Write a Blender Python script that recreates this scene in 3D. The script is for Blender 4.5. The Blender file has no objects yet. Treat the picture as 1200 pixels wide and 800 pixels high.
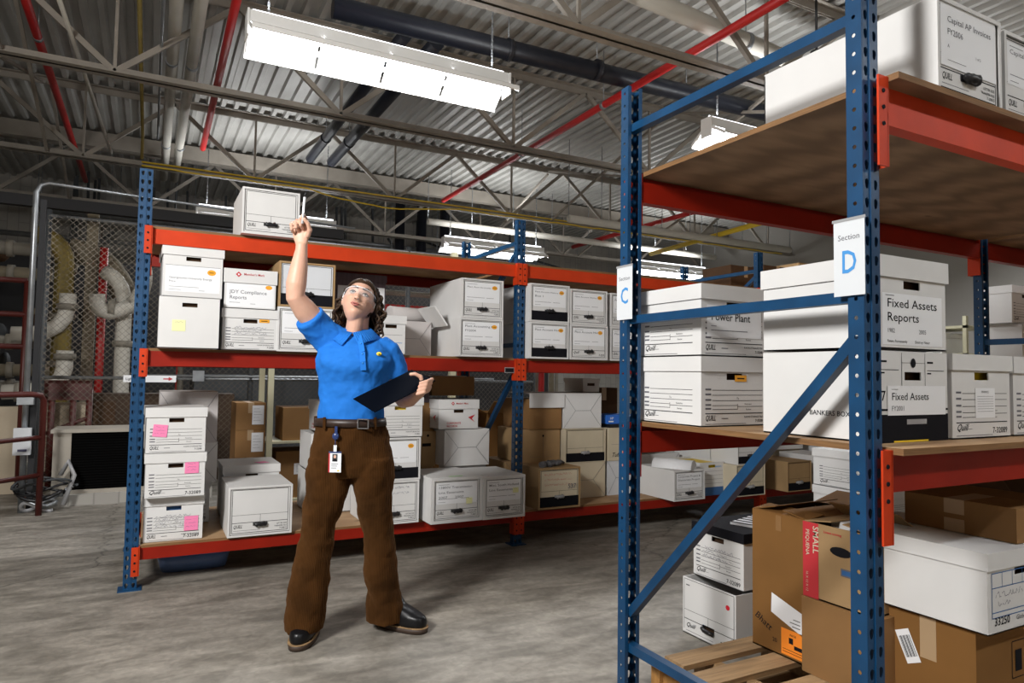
import bpy, math, random
from mathutils import Vector, Matrix, noise
random.seed(7)
R = math.radians
col = bpy.context.scene.collection
sc = bpy.context.scene

# ------------------------------------------------------------------ camera, world, light, exposure
cam_d = bpy.data.cameras.new('camera'); cam_d.sensor_width = 36; cam_d.lens = 24.0; cam_d.clip_start = .05
cam = bpy.data.objects.new('camera', cam_d); col.objects.link(cam); sc.camera = cam
M = Matrix(((0.883, -0.036, -0.469), (-0.470, -0.036, -0.882), (0.015, 0.999, -0.049))).to_4x4()
q = M.to_quaternion(); q.normalize()
cam.rotation_mode = 'QUATERNION'; cam.rotation_quaternion = q; cam.location = (0, 0, 1.25)

world = bpy.data.worlds.new('world'); sc.world = world; world.use_nodes = True
world.node_tree.nodes['Background'].inputs[0].default_value = (.6, .7, .8, 1)
world.node_tree.nodes['Background'].inputs[1]# placeholder
sc.view_settings.view_transform = 'Standard'; sc.view_settings.look = 'None'
sc.view_settings.exposure = 0.12; sc.view_settings.gamma = 1.0; sc.view_settings.use_curve_mapping = False
sc.cycles.max_bounces = 5; sc.cycles.diffuse_bounces = 3; sc.cycles.glossy_bounces = 2
sc.cycles.transparent_max_bounces = 8; sc.cycles.sample_clamp_indirect = 4

def area(name, loc, target, sx, sy, power, color=(1, 1, 1), spread=180):
    d = bpy.data.lights.new(name, 'AREA'); d.shape = 'RECTANGLE'; d.size = sx; d.size_y = sy; d.energy = power; d.color = color
    d.spread = R(spread)
    o = bpy.data.objects.new(name, d); col.objects.link(o); o.location = loc
    o.rotation_euler = (Vector(target) - Vector(loc)).to_track_quat('-Z', 'Y').to_euler(); return o
area('flash_light', (-2.0, 1.15, 3.1), (1.2, 4.0, 1.1), .8, .8, 225, (1, .985, .96))
LAMP_POWER = 86
FIXTURES = [(.60, 5.66), (5.3, 5.5), (.62, 12.5), (5.15, 12.7), (10.1, 12.9), (10.0, 5.5), (.4, -1.4), (5.1, -1.4)]

# ------------------------------------------------------------------ materials
MATS = {}
def mat(name, color, rough=.6, metal=0, bump=None, var=0, vscale=6, spec=.5, emit=None, stretch=(1, 1, 1), dark=None, trans=0, coat=0, detail=4):
    m = bpy.data.materials.new(name); m.use_nodes = True; nt = m.node_tree; b = nt.nodes['Principled BSDF']
    b.inputs['Base Color'].default_value = (*color, 1); b.inputs['Roughness'].default_value = rough
    b.inputs['Metallic'].default_value = metal; b.inputs['Specular IOR Level'].default_value = spec
    b.inputs['Coat Weight'].default_value = coat; b.inputs['Transmission Weight'].default_value = trans
    if var or bump:
        tc = nt.nodes.new('ShaderNodeTexCoord'); mp = nt.nodes.new('ShaderNodeMapping'); mp.inputs['Scale'].default_value = stretch
        nt.links.new(tc.outputs['Object'], mp.inputs[0])
        n = nt.nodes.new('ShaderNodeTexNoise'); n.inputs['Scale'].default_value = vscale; n.inputs['Detail'].default_value = detail
        nt.links.new(mp.outputs[0], n.inputs['Vector'])
        if var:
            mx = nt.nodes.new('ShaderNodeMix'); mx.data_type = 'RGBA'
            d = dark or tuple(c * (1 - var) for c in color)
            mx.inputs[6].default_value = (*d, 1); mx.inputs[7].default_value = (*color, 1)
            rp = nt.nodes.new('ShaderNodeMapRange'); rp.inputs[1].default_value = .35; rp.inputs[2].default_value = .65
            nt.links.new(n.outputs[0], rp.inputs[0]); nt.links.new(rp.outputs[0], mx.inputs[0]); nt.links.new(mx.outputs[2], b.inputs['Base Color'])
        if bump:
            bp = nt.nodes.new('ShaderNodeBump'); bp.inputs['Strength'].default_value = bump; bp.inputs['Distance'].default_value = .01
            nt.links.new(n.outputs[0], bp.inputs['Height']); nt.links.new(bp.outputs[0], b.inputs['Normal'])
    if emit:
        b.inputs['Emission Color'].default_value = (*emit[0], 1); b.inputs['Emission Strength'].default_value = emit[1]
    MATS[name] = m; return m
mat('board_white', (.73, .725, .715), .75, var=.05, vscale=5, bump=.05, spec=.25)
mat('board_cool', (.68, .70, .73), .75, var=.05, vscale=5, spec=.25)
mat('board_grey', (.56, .53, .52), .8, var=.06, vscale=4, spec=.2)
mat('board_cream', (.66, .58, .43), .8, var=.10, vscale=5, spec=.2)
mat('board_tan', (.41, .265, .13), .8, var=.14, vscale=5, spec=.2)
mat('kraft', (.29, .155, .06), .8, var=.12, vscale=5, spec=.2)
mat('kraft_deep', (.235, .112, .032), .8, var=.14, vscale=4, spec=.2)
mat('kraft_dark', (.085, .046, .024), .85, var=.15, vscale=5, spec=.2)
mat('purple_brown', (.14, .105, .12), .85, var=.25, vscale=60, stretch=(1, 1, .05), spec=.2)
mat('band_black', (.009, .009, .012), .8, spec=.1)
mat('band_blue', (.03, .12, .32), .6)
mat('ink', (.012, .012, .015), .8, spec=.1)
mat('ink_grey', (.13, .13, .15), .7)
mat('ink_blue', (.05, .28, .66), .6)
mat('ink_pen', (.07, .07, .13), .7)
mat('ink_red', (.55, .03, .04), .6)
mat('paper', (.86, .87, .89), .7)
mat('pink_note', (.95, .25, .48), .7)
mat('yellow_note', (.85, .85, .45), .7)
mat('orange_dot', (.85, .38, .02), .6)
mat('orange_label', (.95, .27, .02), .6)
mat('red_dot', (.75, .01, .03), .6)
mat('yellow', (.85, .6, .02), .5)
mat('green_tag', (.35, .75, .2), .5)
mat('tape', (.45, .31, .18), .35, spec=.6)
mat('plastic_black', (.012, .012, .014), .35)
mat('plastic_grey', (.33, .33, .34), .4)
mat('blue_box', (.03, .16, .62), .5)
mat('rack_blue', (.004, .056, .15), .38, var=.25, vscale=9, spec=.5)
mat('rack_orange', (.62, .050, .010), .5, var=.18, vscale=5, spec=.2)
mat('rack_red', (.30, .013, .004), .45, var=.2, vscale=4, spec=.25)
mat('deck_metal', (.50, .49, .46), .42, metal=.25, var=.2, vscale=1.2)
mat('joist_paint', (.33, .295, .25), .6, var=.2, vscale=3)
mat('galv', (.38, .40, .42), .35, metal=.7, var=.25, vscale=9)
mat('wire_metal', (.13, .11, .085), .4, metal=.5)
mat('pipe_white', (.62, .59, .52), .6, var=.12, vscale=2)
mat('pipe_insul', (.26, .22, .15), .8, var=.35, vscale=3)
mat('pipe_yellow', (.20, .145, .03), .7, var=.3, vscale=4)
mat('pipe_red', (.55, .02, .02), .4)
mat('pipe_black', (.012, .013, .02), .45)
mat('pipe_navy', (.008, .010, .018), .4)
mat('yellow_wire', (.75, .52, .03), .5)
mat('lamp_white', (.80, .80, .78), .4)
mat('tube_glow', (1, 1, 1), .4, emit=((.93, .95, 1.0), 14))
mat('uplight_glow', (1, 1, 1), .4, emit=((.93, .95, 1.0), 3))  # soft glow of the strip added on top of the lamp housing
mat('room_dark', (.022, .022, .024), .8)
mat('pipe_white_shaded', (.27, .245, .20), .7, var=.3, vscale=3)  # white pipe colour darkened, the pipe room's shade put into it
mat('maroon', (.085, .012, .008), .45, var=.2, vscale=8)
mat('cream_wall', (.55, .46, .34), .85, var=.08, vscale=3)
mat('unit_cream', (.42, .38, .32), .6, var=.12, vscale=4)
mat('grille_black', (.004, .004, .004), .9, spec=.05)
mat('machine_grey', (.05, .055, .06), .6, var=.3, vscale=3)
mat('machine_brown', (.06, .03, .012), .7, var=.3, vscale=3)
mat('shelf_beige', (.55, .52, .36), .5)
mat('sign_white', (.70, .73, .76), .35, spec=.5)
mat('wood_pallet', (.40, .25, .12), .75, var=.35, vscale=4, stretch=(1, 14, 14), bump=.3)
mat('osb', (.45, .22, .06), .8, var=.4, vscale=25)
mat('tote_blue', (.12, .2, .42), .35, var=.1)
mat('concrete_block', (.34, .32, .29), .85)
mat('glove', (.14, .14, .15), .8, bump=.8, vscale=60, var=.3)
mat('skin', (.68, .40, .29), .48, spec=.4, var=.07, vscale=30)
MATS['skin'].node_tree.nodes['Principled BSDF'].inputs['Subsurface Weight'].default_value = .12
MATS['skin'].node_tree.nodes['Principled BSDF'].inputs['Subsurface Radius'].default_value = (.02, .008, .004)
mat('lips', (.42, .13, .11), .4)
mat('hair', (.045, .024, .012), .55, var=.35, vscale=40, spec=.25)
mat('brow', (.07, .04, .025), .7)
mat('eye_white', (.42, .39, .37), .4)
mat('iris', (.05, .06, .05), .2)
mat('shirt', (.018, .175, .62), .8, var=.12, vscale=7, bump=.5, spec=.15, detail=3)
mat('shirt_plain', (.018, .175, .62), .8, spec=.15)
mat('corduroy', (.060, .024, .006), .9, var=.45, vscale=7, bump=.25, spec=.08)
nt_ = MATS['corduroy'].node_tree; b_ = nt_.nodes['Principled BSDF']; tc_ = nt_.nodes.new('ShaderNodeTexCoord'); wv_ = nt_.nodes.new('ShaderNodeTexWave'); wv_.inputs['Scale'].default_value = 55; wv_.inputs['Distortion'].default_value = .4
bp_ = nt_.nodes.new('ShaderNodeBump'); bp_.inputs['Strength'].default_value = .5; bp_.inputs['Distance'].default_value = .004
nt_.links.new(tc_.outputs['Object'], wv_.inputs['Vector']); nt_.links.new(wv_.outputs[0], bp_.inputs['Height']); nt_.links.new(b_.inputs['Normal'].links[0].from_socket, bp_.inputs['Normal']); nt_.links.new(bp_.outputs[0], b_.inputs['Normal'])
b_.inputs['Sheen Weight'].default_value = .25; b_.inputs['Sheen Tint'].default_value = (.5, .25, .1, 1)
mat('belt', (.035, .018, .012), .45, var=.4, vscale=70)
mat('boot', (.004, .004, .005), .35, spec=.35)
mat('sole', (.05, .03, .02), .6)
mat('clip_navy', (.002, .003, .006), .9, spec=.03)
mat('steel', (.5, .5, .52), .25, metal=.9)
mat('badge_blue', (.02, .04, .14), .3)
m = mat('goggle_clear', (.9, .93, 1), .04, spec=.8)
m.node_tree.nodes['Principled BSDF'].inputs['Alpha'].default_value = .08
mat('goggle_rim', (.85, .88, .92), .15, spec=.8)

def plywood(name, c1, c2, axis):
    m = bpy.data.materials.new(name); m.use_nodes = True; nt = m.node_tree; b = nt.nodes['Principled BSDF']
    b.inputs['Roughness'].default_value = .7
    tc = nt.nodes.new('ShaderNodeTexCoord'); mp = nt.nodes.new('ShaderNodeMapping'); mp.inputs['Scale'].default_value = axis
    w = nt.nodes.new('ShaderNodeTexWave'); w.inputs['Scale'].default_value = 1.1; w.inputs['Distortion'].default_value = 9; w.inputs['Detail'].default_value = 3; w.inputs['Detail Scale'].default_value = .8
    n = nt.nodes.new('ShaderNodeTexNoise'); n.inputs['Scale'].default_value = 3; n.inputs['Detail'].default_value = 6
    k = nt.nodes.new('ShaderNodeTexVoronoi'); k.inputs['Scale'].default_value = 3.2
    cr = nt.nodes.new('ShaderNodeMapRange'); cr.inputs[1].default_value = .04; cr.inputs[2].default_value = .09
    mx = nt.nodes.new('ShaderNodeMix'); mx.data_type = 'RGBA'; mx.inputs[6].default_value = (*c1, 1); mx.inputs[7].default_value = (*c2, 1)
    av = nt.nodes.new('ShaderNodeMath'); av.operation = 'MULTIPLY'
    m2 = nt.nodes.new('ShaderNodeMix'); m2.data_type = 'RGBA'; m2.inputs[6].default_value = (c1[0] * .25, c1[1] * .22, c1[2] * .2, 1)
    nt.links.new(tc.outputs['Object'], mp.inputs[0])
    for t in (w, n): nt.links.new(mp.outputs[0], t.inputs['Vector'])
    mk = nt.nodes.new('ShaderNodeMapping'); mk.inputs['Scale'].default_value = (.8, 1.6, .05); nt.links.new(tc.outputs['Object'], mk.inputs[0]); nt.links.new(mk.outputs[0], k.inputs['Vector'])
    nt.links.new(w.outputs[0], av.inputs[0]); nt.links.new(n.outputs[0], av.inputs[1]); nt.links.new(av.outputs[0], mx.inputs[0])
    nt.links.new(k.outputs['Distance'], cr.inputs[0]); nt.links.new(cr.outputs[0], m2.inputs[0]); nt.links.new(mx.outputs[2], m2.inputs[7])
    nt.links.new(m2.outputs[2], b.inputs['Base Color'])
    MATS[name] = m
plywood('plywood', (.34, .20, .10), (.50, .33, .18), (1, 4, 1))
plywood('plywood_dark', (.15, .085, .04), (.36, .225, .125), (1, 5, 1))
mat('ply_edge', (.25, .125, .045), .7, var=.35, vscale=8, stretch=(1, 1, 30))

def floor_mat():
    m = bpy.data.materials.new('concrete_floor'); m.use_nodes = True; nt = m.node_tree; b = nt.nodes['Principled BSDF']; L = nt.links
    tc = nt.nodes.new('ShaderNodeTexCoord')
    def nz(s, d, sx=(1, 1, 1), rot=0):
        mp = nt.nodes.new('ShaderNodeMapping'); mp.inputs['Scale'].default_value = sx; mp.inputs['Rotation'].default_value[2] = rot
        n = nt.nodes.new('ShaderNodeTexNoise'); n.inputs['Scale'].default_value = s; n.inputs['Detail'].default_value = d; n.inputs['Distortion'].default_value = .6
        L.new(tc.outputs['Object'], mp.inputs[0]); L.new(mp.outputs[0], n.inputs['Vector']); return n
    a = nz(.9, 6); c = nz(3.5, 9, (1, 2.6, 1), .5); g = nz(26, 8)
    r1 = nt.nodes.new('ShaderNodeValToRGB'); r1.color_ramp.elements[0].position = .35; r1.color_ramp.elements[0].color = (.175, .158, .132, 1)
    r1.color_ramp.elements[1].position = .68; r1.color_ramp.elements[1].color = (.345, .315, .27, 1)
    L.new(c.outputs[0], r1.inputs[0])
    r2 = nt.nodes.new('ShaderNodeMapRange'); r2.inputs[1].default_value = .35; r2.inputs[2].default_value = .65; r2.inputs[3].default_value = .78; r2.inputs[4].default_value = 1.12
    L.new(a.outputs[0], r2.inputs[0])
    r3 = nt.nodes.new('ShaderNodeMapRange'); r3.inputs[1].default_value = .4; r3.inputs[2].default_value = .62; r3.inputs[3].default_value = .88; r3.inputs[4].default_value = 1.08
    L.new(g.outputs[0], r3.inputs[0])
    mu = nt.nodes.new('ShaderNodeMath'); mu.operation = 'MULTIPLY'; L.new(r2.outputs[0], mu.inputs[0]); L.new(r3.outputs[0], mu.inputs[1])
    vm = nt.nodes.new('ShaderNodeVectorMath'); vm.operation = 'SCALE'; L.new(r1.outputs[0], vm.inputs[0]); L.new(mu.outputs[0], vm.inputs['Scale'])
    # thin cracks
    v = nt.nodes.new('ShaderNodeTexVoronoi'); v.feature = 'DISTANCE_TO_EDGE'; v.inputs['Scale'].default_value = .33
    mpv = nt.nodes.new('ShaderNodeMapping'); L.new(tc.outputs['Object'], mpv.inputs[0])
    add = nt.nodes.new('ShaderNodeVectorMath'); add.operation = 'ADD'; sc_ = nt.nodes.new('ShaderNodeVectorMath'); sc_.operation = 'SCALE'; sc_.inputs['Scale'].default_value = .25
    L.new(c.outputs[1], sc_.inputs[0]); L.new(mpv.outputs[0], add.inputs[0]); L.new(sc_.outputs[0], add.inputs[1]); L.new(add.outputs[0], v.inputs['Vector'])
    cr = nt.nodes.new('ShaderNodeMapRange'); cr.inputs[1].default_value = .0; cr.inputs[2].default_value = .004; cr.inputs[3].default_value = .45; cr.inputs[4].default_value = 1
    L.new(v.outputs[0], cr.inputs[0])
    v2 = nt.nodes.new('ShaderNodeVectorMath'); v2.operation = 'SCALE'; L.new(vm.outputs[0], v2.inputs[0]); L.new(cr.outputs[0], v2.inputs['Scale'])
    L.new(v2.outputs[0], b.inputs['Base Color'])
    rr = nt.nodes.new('ShaderNodeMapRange'); rr.inputs[3].default_value = .42; rr.inputs[4].default_value = .75; L.new(a.outputs[0], rr.inputs[0]); L.new(rr.outputs[0], b.inputs['Roughness'])
    bp = nt.nodes.new('ShaderNodeBump'); bp.inputs['Strength'].default_value = .12; bp.inputs['Distance'].default_value = .01; L.new(g.outputs[0], bp.inputs['Height']); L.new(bp.outputs[0], b.inputs['Normal'])
    MATS['floor'] = m
floor_mat()
def block_mat():
    m = MATS['concrete_block']; nt = m.node_tree; b = nt.nodes['Principled BSDF']
    tc = nt.nodes.new('ShaderNodeTexCoord'); br = nt.nodes.new('ShaderNodeTexBrick'); mp = nt.nodes.new('ShaderNodeMapping'); mp.inputs['Rotation'].default_value = (R(90), 0, R(90))
    br.inputs['Scale'].default_value = 1; br.inputs['Brick Width'].default_value = .4; br.inputs['Row Height'].default_value = .2; br.inputs['Mortar Size'].default_value = .008
    br.inputs['Color1'].default_value = (.42, .40, .36, 1); br.inputs['Color2'].default_value = (.38, .36, .33, 1); br.inputs['Mortar'].default_value = (.30, .285, .26, 1)
    nt.links.new(tc.outputs['Object'], mp.inputs[0]); nt.links.new(mp.outputs[0], br.inputs['Vector']); nt.links.new(br.outputs[0], b.inputs['Base Color'])
block_mat()

# ------------------------------------------------------------------ mesh helpers
class MB:
    def __init__(s): s.v = []; s.f = []; s.m = []; s.mats = []; s.smooth = []
    def mi(s, name):
        if name not in s.mats: s.mats.append(name)
        return s.mats.index(name)
    def face(s, idx, mt, smooth=False): s.f.append(tuple(idx)); s.m.append(s.mi(mt)); s.smooth.append(smooth)
    def verts(s, vs): n = len(s.v); s.v.extend([tuple(v) for v in vs]); return n
    def quad(s, a, b, c, d, mt): n = s.verts([a, b, c, d]); s.face((n, n + 1, n + 2, n + 3), mt)
    def box(s, x0, x1, y0, y1, z0, z1, mt, T=None, mts=None):
        vs = [(x0, y0, z0), (x1, y0, z0), (x1, y1, z0), (x0, y1, z0), (x0, y0, z1), (x1, y0, z1), (x1, y1, z1), (x0, y1, z1)]
        if T is not None: vs = [T @ Vector(v) for v in vs]
        n = s.verts(vs)
        for k, f in enumerate([(0, 1, 5, 4), (1, 2, 6, 5), (2, 3, 7, 6), (3, 0, 4, 7), (4, 5, 6, 7), (3, 2, 1, 0)]):
            s.face([n + i for i in f], (mts or {}).get(k, mt))
    def bar(s, a, b, w, h, mt, up=(0, 0, 1)):
        a = Vector(a); b = Vector(b); d = (b - a); L = d.length; d.normalize(); up = Vector(up)
        sx = d.cross(up)
        if sx.length < 1e-4: sx = d.cross(Vector((0, 1, 0)))
        sx.normalize(); sz = sx.cross(d)
        T = Matrix((( *sx, ), ( *d, ), ( *sz, ))).transposed().to_4x4(); T.translation = a
        s.box(-w / 2, w / 2, 0, L, -h / 2, h / 2, mt, T)
    def tube(s, pts, r, mt, n=10, cap=True, rs=None):
        pts = [Vector(p) for p in pts]; rings = []
        prev = None
        for i, p in enumerate(pts):
            d = (pts[min(i + 1, len(pts) - 1)] - pts[max(i - 1, 0)])
            if d.length < 1e-9: d = Vector((0, 0, 1))
            d.normalize()
            if prev is None:
                u = d.cross(Vector((0, 0, 1)))
                if u.length < 1e-3: u = d.cross(Vector((0, 1, 0)))
            else: u = prev - d * prev.dot(d)
            u.normalize(); prev = u; w = d.cross(u)
            rr = rs[i] if rs else r
            rings.append(s.verts([p + (u * math.cos(2 * math.pi * k / n) + w * math.sin(2 * math.pi * k / n)) * rr for k in range(n)]))
        for a, b in zip(rings, rings[1:]):
            for k in range(n): s.face((a + k, a + (k + 1) % n, b + (k + 1) % n, b + k), mt, True)
        if cap:
            s.face([rings[0] + k for k in range(n)][::-1], mt); s.face([rings[-1] + k for k in range(n)], mt)
    def loft(s, rings, mt, n=24, cap=True, power=2.0):   # rings: (cx, cy, cz, rx, ry[, tilt_x, tilt_y])
        ids = []
        for rg in rings:
            cx, cy, cz, rx, ry = rg[:5]; tx, ty = (rg[5], rg[6]) if len(rg) > 5 else (0, 0)
            vs = []
            for k in range(n):
                t = 2 * math.pi * k / n; c, sn = math.cos(t), math.sin(t)
                e = 2 / power
                x = rx * math.copysign(abs(c) ** e, c); y = ry * math.copysign(abs(sn) ** e, sn)
                vs.append((cx + x, cy + y, cz + x * tx + y * ty))
            ids.append(s.verts(vs))
        for a, b in zip(ids, ids[1:]):
            for k in range(n): s.face((a + k, a + (k + 1) % n, b + (k + 1) % n, b + k), mt, True)
        if cap:
            s.face([ids[0] + k for k in range(n)][::-1], mt); s.face([ids[-1] + k for k in range(n)], mt)
    def ball(s, c, r, mt, n=16, T=None, seg=10):
        rx, ry, rz = r if isinstance(r, tuple) else (r, r, r); c = Vector(c); ids = []
        for i in range(1, seg):
            ph = math.pi * i / seg
            vs = [Vector((rx * math.sin(ph) * math.cos(2 * math.pi * k / n), ry * math.sin(ph) * math.sin(2 * math.pi * k / n), -rz * math.cos(ph))) for k in range(n)]
            ids.append(s.verts([c + (T @ v if T else v) for v in vs]))
        b = s.verts([c + (T @ Vector((0, 0, -rz)) if T else Vector((0, 0, -rz)))]); t = s.verts([c + (T @ Vector((0, 0, rz)) if T else Vector((0, 0, rz)))])
        for a, d in zip(ids, ids[1:]):
            for k in range(n): s.face((a + k, a + (k + 1) % n, d + (k + 1) % n, d + k), mt, True)
        for k in range(n): s.face((b, ids[0] + (k + 1) % n, ids[0] + k), mt, True); s.face((t, ids[-1] + k, ids[-1] + (k + 1) % n), mt, True)
    def holed(s, O, U, V, w, h, hole, mt):   # rectangle w x h centred on O with an 8-point hole, in axes U V
        O = Vector(O); U = Vector(U); V = Vector(V)
        rect = [(w / 2, 0), (w / 2, h / 2), (0, h / 2), (-w / 2, h / 2), (-w / 2, 0), (-w / 2, -h / 2), (0, -h / 2), (w / 2, -h / 2)]
        n = s.verts([O + U * a + V * b for a, b in rect] + [O + U * a + V * b for a, b in hole])
        for k in range(8): j = (k + 1) % 8; s.face((n + k, n + j, n + 8 + j, n + 8 + k), mt)
    def panel(s, y, x0, x1, z0, z1, t, hole, mt):   # front wall in XZ at y..y+t with a rectangular hole (hx0,hx1,hz0,hz1)
        a, b, c, d = hole
        s.box(x0, a, y, y + t, z0, z1, mt); s.box(b, x1, y, y + t, z0, z1, mt); s.box(a, b, y, y + t, z0, c, mt); s.box(a, b, y, y + t, d, z1, mt)
    def build(s, name, parent=None, loc=None, rot=None):
        me = bpy.data.meshes.new(name); me.from_pydata(s.v, [], s.f)
        for x in s.mats: me.materials.append(MATS[x])
        me.polygons.foreach_set('material_index', s.m); me.polygons.foreach_set('use_smooth', s.smooth); me.update()
        o = bpy.data.objects.new(name, me); col.objects.link(o)
        if parent: o.parent = parent
        if loc: o.location = loc
        if rot: o.rotation_euler = rot
        return o
def tag(o, label=None, cat=None, group=None, kind=None):
    if label: o['label'] = label
    if cat: o['category'] = cat
    if group: o['group'] = group
    if kind: o['kind'] = kind
    return o
def empty(name, loc, rz=0, label=None, cat=None, group=None):
    o = bpy.data.objects.new(name, None); col.objects.link(o); o.location = loc; o.rotation_euler = (0, 0, rz); o.empty_display_size = .05
    return tag(o, label, cat, group)
def structure(o): o['kind'] = 'structure'; return o
def copy_tree(o, parent=None):
    c = o.copy(); col.objects.link(c)
    if parent: c.parent = parent
    for ch in list(o.children): copy_tree(ch, c)
    return c

TXT = {}
def text_mesh(body, bold=0, shear=0):
    k = (body, bold, shear)
    if k not in TXT:
        cu = bpy.data.curves.new('lettering', 'FONT'); cu.body = body; cu.size = 1; cu.resolution_u = 2; cu.offset = min(bold, .012); cu.shear = shear
        ob = bpy.data.objects.new('lettering', cu); me = bpy.data.meshes.new_from_object(ob)
        vs = [tuple(v.co) for v in me.vertices]; vs = [(min(max(v[0], -.1), .75 * len(body) + .3), min(max(v[1], -.26), .80), 0) for v in vs]; fs = [tuple(p.vertices) for p in me.polygons]
        w = max([v[0] for v in vs] + [0.01])
        bpy.data.objects.remove(ob); bpy.data.curves.remove(cu); bpy.data.meshes.remove(me)
        TXT[k] = (vs, fs, w)
    return TXT[k]
class Sheet(MB):      # print lying just proud of a face in the local XZ plane that looks to -Y
    def __init__(s, y=0): super().__init__(); s.y = y
    def P(s, x, z, l): return (x, s.y - .0006 * l, z)
    def rect(s, x0, x1, z0, z1, mt, l=1): s.quad(s.P(x0, z0, l), s.P(x1, z0, l), s.P(x1, z1, l), s.P(x0, z1, l), mt)
    def hl(s, x0, x1, z, mt='ink', t=.0017, l=1): s.rect(x0, x1, z - t / 2, z + t / 2, mt, l)
    def vl(s, x, z0, z1, mt='ink', t=.0017, l=1): s.rect(x - t / 2, x + t / 2, z0, z1, mt, l)
    def text(s, x, z, body, size, mt='ink', bold=0, shear=0, l=1, fit=None, right=False, rot=0):
        vs, fs, w = text_mesh(body, bold, shear); k = size; kx = size
        if fit: kx = fit / w
        if right: x -= w * kx
        c, sn = math.cos(rot), math.sin(rot)
        n = s.verts([s.P(x + v[0] * kx * c - v[1] * k * sn, z + v[0] * kx * sn + v[1] * k * c, l) for v in vs])
        for f in fs: s.face([n + i for i in f], mt)
    def scribble(s, x, z, w, h, mt='ink_pen', l=2, seed=0, t=.0014):
        rnd = random.Random(seed); px, pz = x, z; n = int(w / .0045)
        for i in range(n):
            nx = x + w * (i + 1) / n; nz_ = z + rnd.uniform(0, h) if rnd.random() < .8 else z
            if rnd.random() > .16:
                d = Vector((nx - px, nz_ - pz)); d.normalize(); o = Vector((-d.y, d.x)) * t / 2
                s.quad(s.P(px - o.x, pz - o.y, l), s.P(nx - o.x, nz_ - o.y, l), s.P(nx + o.x, nz_ + o.y, l), s.P(px + o.x, pz + o.y, l), mt)
            px, pz = nx, nz_
    def disc(s, x, z, rx, rz, mt, l=1, n=16):
        k = s.verts([s.P(x + rx * math.cos(2 * math.pi * i / n), z + rz * math.sin(2 * math.pi * i / n), l) for i in range(n)]); s.face(range(k, k + n), mt)

# ------------------------------------------------------------------ the room
X0, X1, Y0, Y1, ZC = -5.6, 14.0, -3.0, 18.0, 5.4
b = MB(); b.box(X0, X1, Y0, Y1, -.1, 0, 'floor'); structure(b.build('floor'))
b = MB(); b.box(X0 - .2, X0, Y0, Y1, 0, ZC + .1, 'cream_wall'); structure(b.build('wall_left'))
b = MB(); b.box(X1, X1 + .2, Y0, Y1, 0, ZC + .1, 'concrete_block'); structure(b.build('wall_right'))
b = MB(); b.box(X0 - .2, X1 + .2, Y1, Y1 + .2, 0, ZC + .1, 'concrete_block'); structure(b.build('wall_back'))
b = MB(); b.box(X0 - .2, X1 + .2, Y0 - .2, Y0, 0, ZC + .1, 'cream_wall'); structure(b.build('wall_front'))
# corrugated steel roof deck, ribs running along Y
b = MB(); x = X0; p = .19
while x < X1:
    prof = [(0, 0), (.06, 0), (.08, .055), (.17, .055)]
    for i in range(4):
        a = prof[i]; c = prof[i + 1] if i < 3 else (p, 0)
        b.quad((x + a[0], Y0, ZC + a[1]), (x + c[0], Y0, ZC + c[1]), (x + c[0], Y1, ZC + c[1]), (x + a[0], Y1, ZC + a[1]), 'deck_metal')
    x += p
b.box(X0, X1, Y0, Y1, ZC + .075, ZC + .16, 'deck_metal'); structure(b.build('ceiling'))

# open-web steel joists
def joist(y, off, n, panel=2.35, x0=X0, x1=X1, zb=4.3, zt=ZC - .005, chord=.05):
    o = empty('roof_joist', (0, y, 0), 0, None, 'joist', 'steel roof joists')
    for nm, z in (('bottom_chord', zb), ('top_chord', zt - .04)):
        b = MB()
        for sy in (-1, 1):
            ya, yb = (.012, .095) if sy > 0 else (-.095, -.012)
            if nm == 'bottom_chord':
                b.box(x0, x1, ya, yb, z, z + .008, 'joist_paint'); yy = .012 if sy > 0 else -.018
                b.box(x0, x1, yy, yy + .006, z, z + chord + .035, 'joist_paint')
            else:
                b.box(x0, x1, ya, yb, z + .03, z + .038, 'joist_paint'); yy = .012 if sy > 0 else -.018
                b.box(x0, x1, yy, yy + .006, z - chord, z + .038, 'joist_paint')
        b.build(nm, o)
    b = MB(); x = off
    while x > x0: x -= panel
    while x < x1 + panel:
        xa = max(x, x0)
        if x0 < x < x1: b.bar((x, 0, zb + .02), (x + .0, 0, zt - .06), .032, .032, 'joist_paint')
        for s in (-1, 1):
            e = x + s * panel / 2
            if x0 < e < x1 and x0 < x < x1: b.bar((x, 0, zb + .03), (e, 0, zt - .05), .06, .045, 'joist_paint', up=(0, 1, 0))
        x += panel
    b.build('web', o); return o
JY = [(-1.7, 0, 'roof joist behind the camera over the near floor'), (1.65, .6, 'roof joist above the right rack shelf nearest the camera'),
      (4.95, .9, 'brightly lit beige roof joist just above the long lamp'), (8.1, 1.93, 'long beige roof joist crossing behind the long lamp, middle of the ceiling'),
      (11.6, 1.40, 'roof joist with the yellow cable strung along its bottom chord'), (14.7, 2.2, 'farthest roof joist, beyond the one with the yellow cable')]
for y, off, lab in JY: joist(y, off, 0)['label'] = lab
b = MB(); b.box(X0, X1, 13.7, 13.85, 5.1, 5.36, 'joist_paint'); tag(b.build('roof_beam'), 'solid beige roof beam close under the far ceiling deck', 'beam')
# cross bridging and small hangers
for xx in (-3.2, -1.45, 6.9, 9.6):
    for ya, yb in ((5.03, 8.02), (8.18, 11.52), (11.68, 14.62)):
        for k in (0, 1):
            b = MB(); b.bar((xx + .07 * k, ya, 5.3 if k else 4.33), (xx + .07 * k, yb, 4.33 if k else 5.3), .04, .035, 'joist_paint')
            tag(b.build('cross_brace'), 'thin beige diagonal brace bar between two roof joists', 'brace', 'cross braces between the roof joists')

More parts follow.
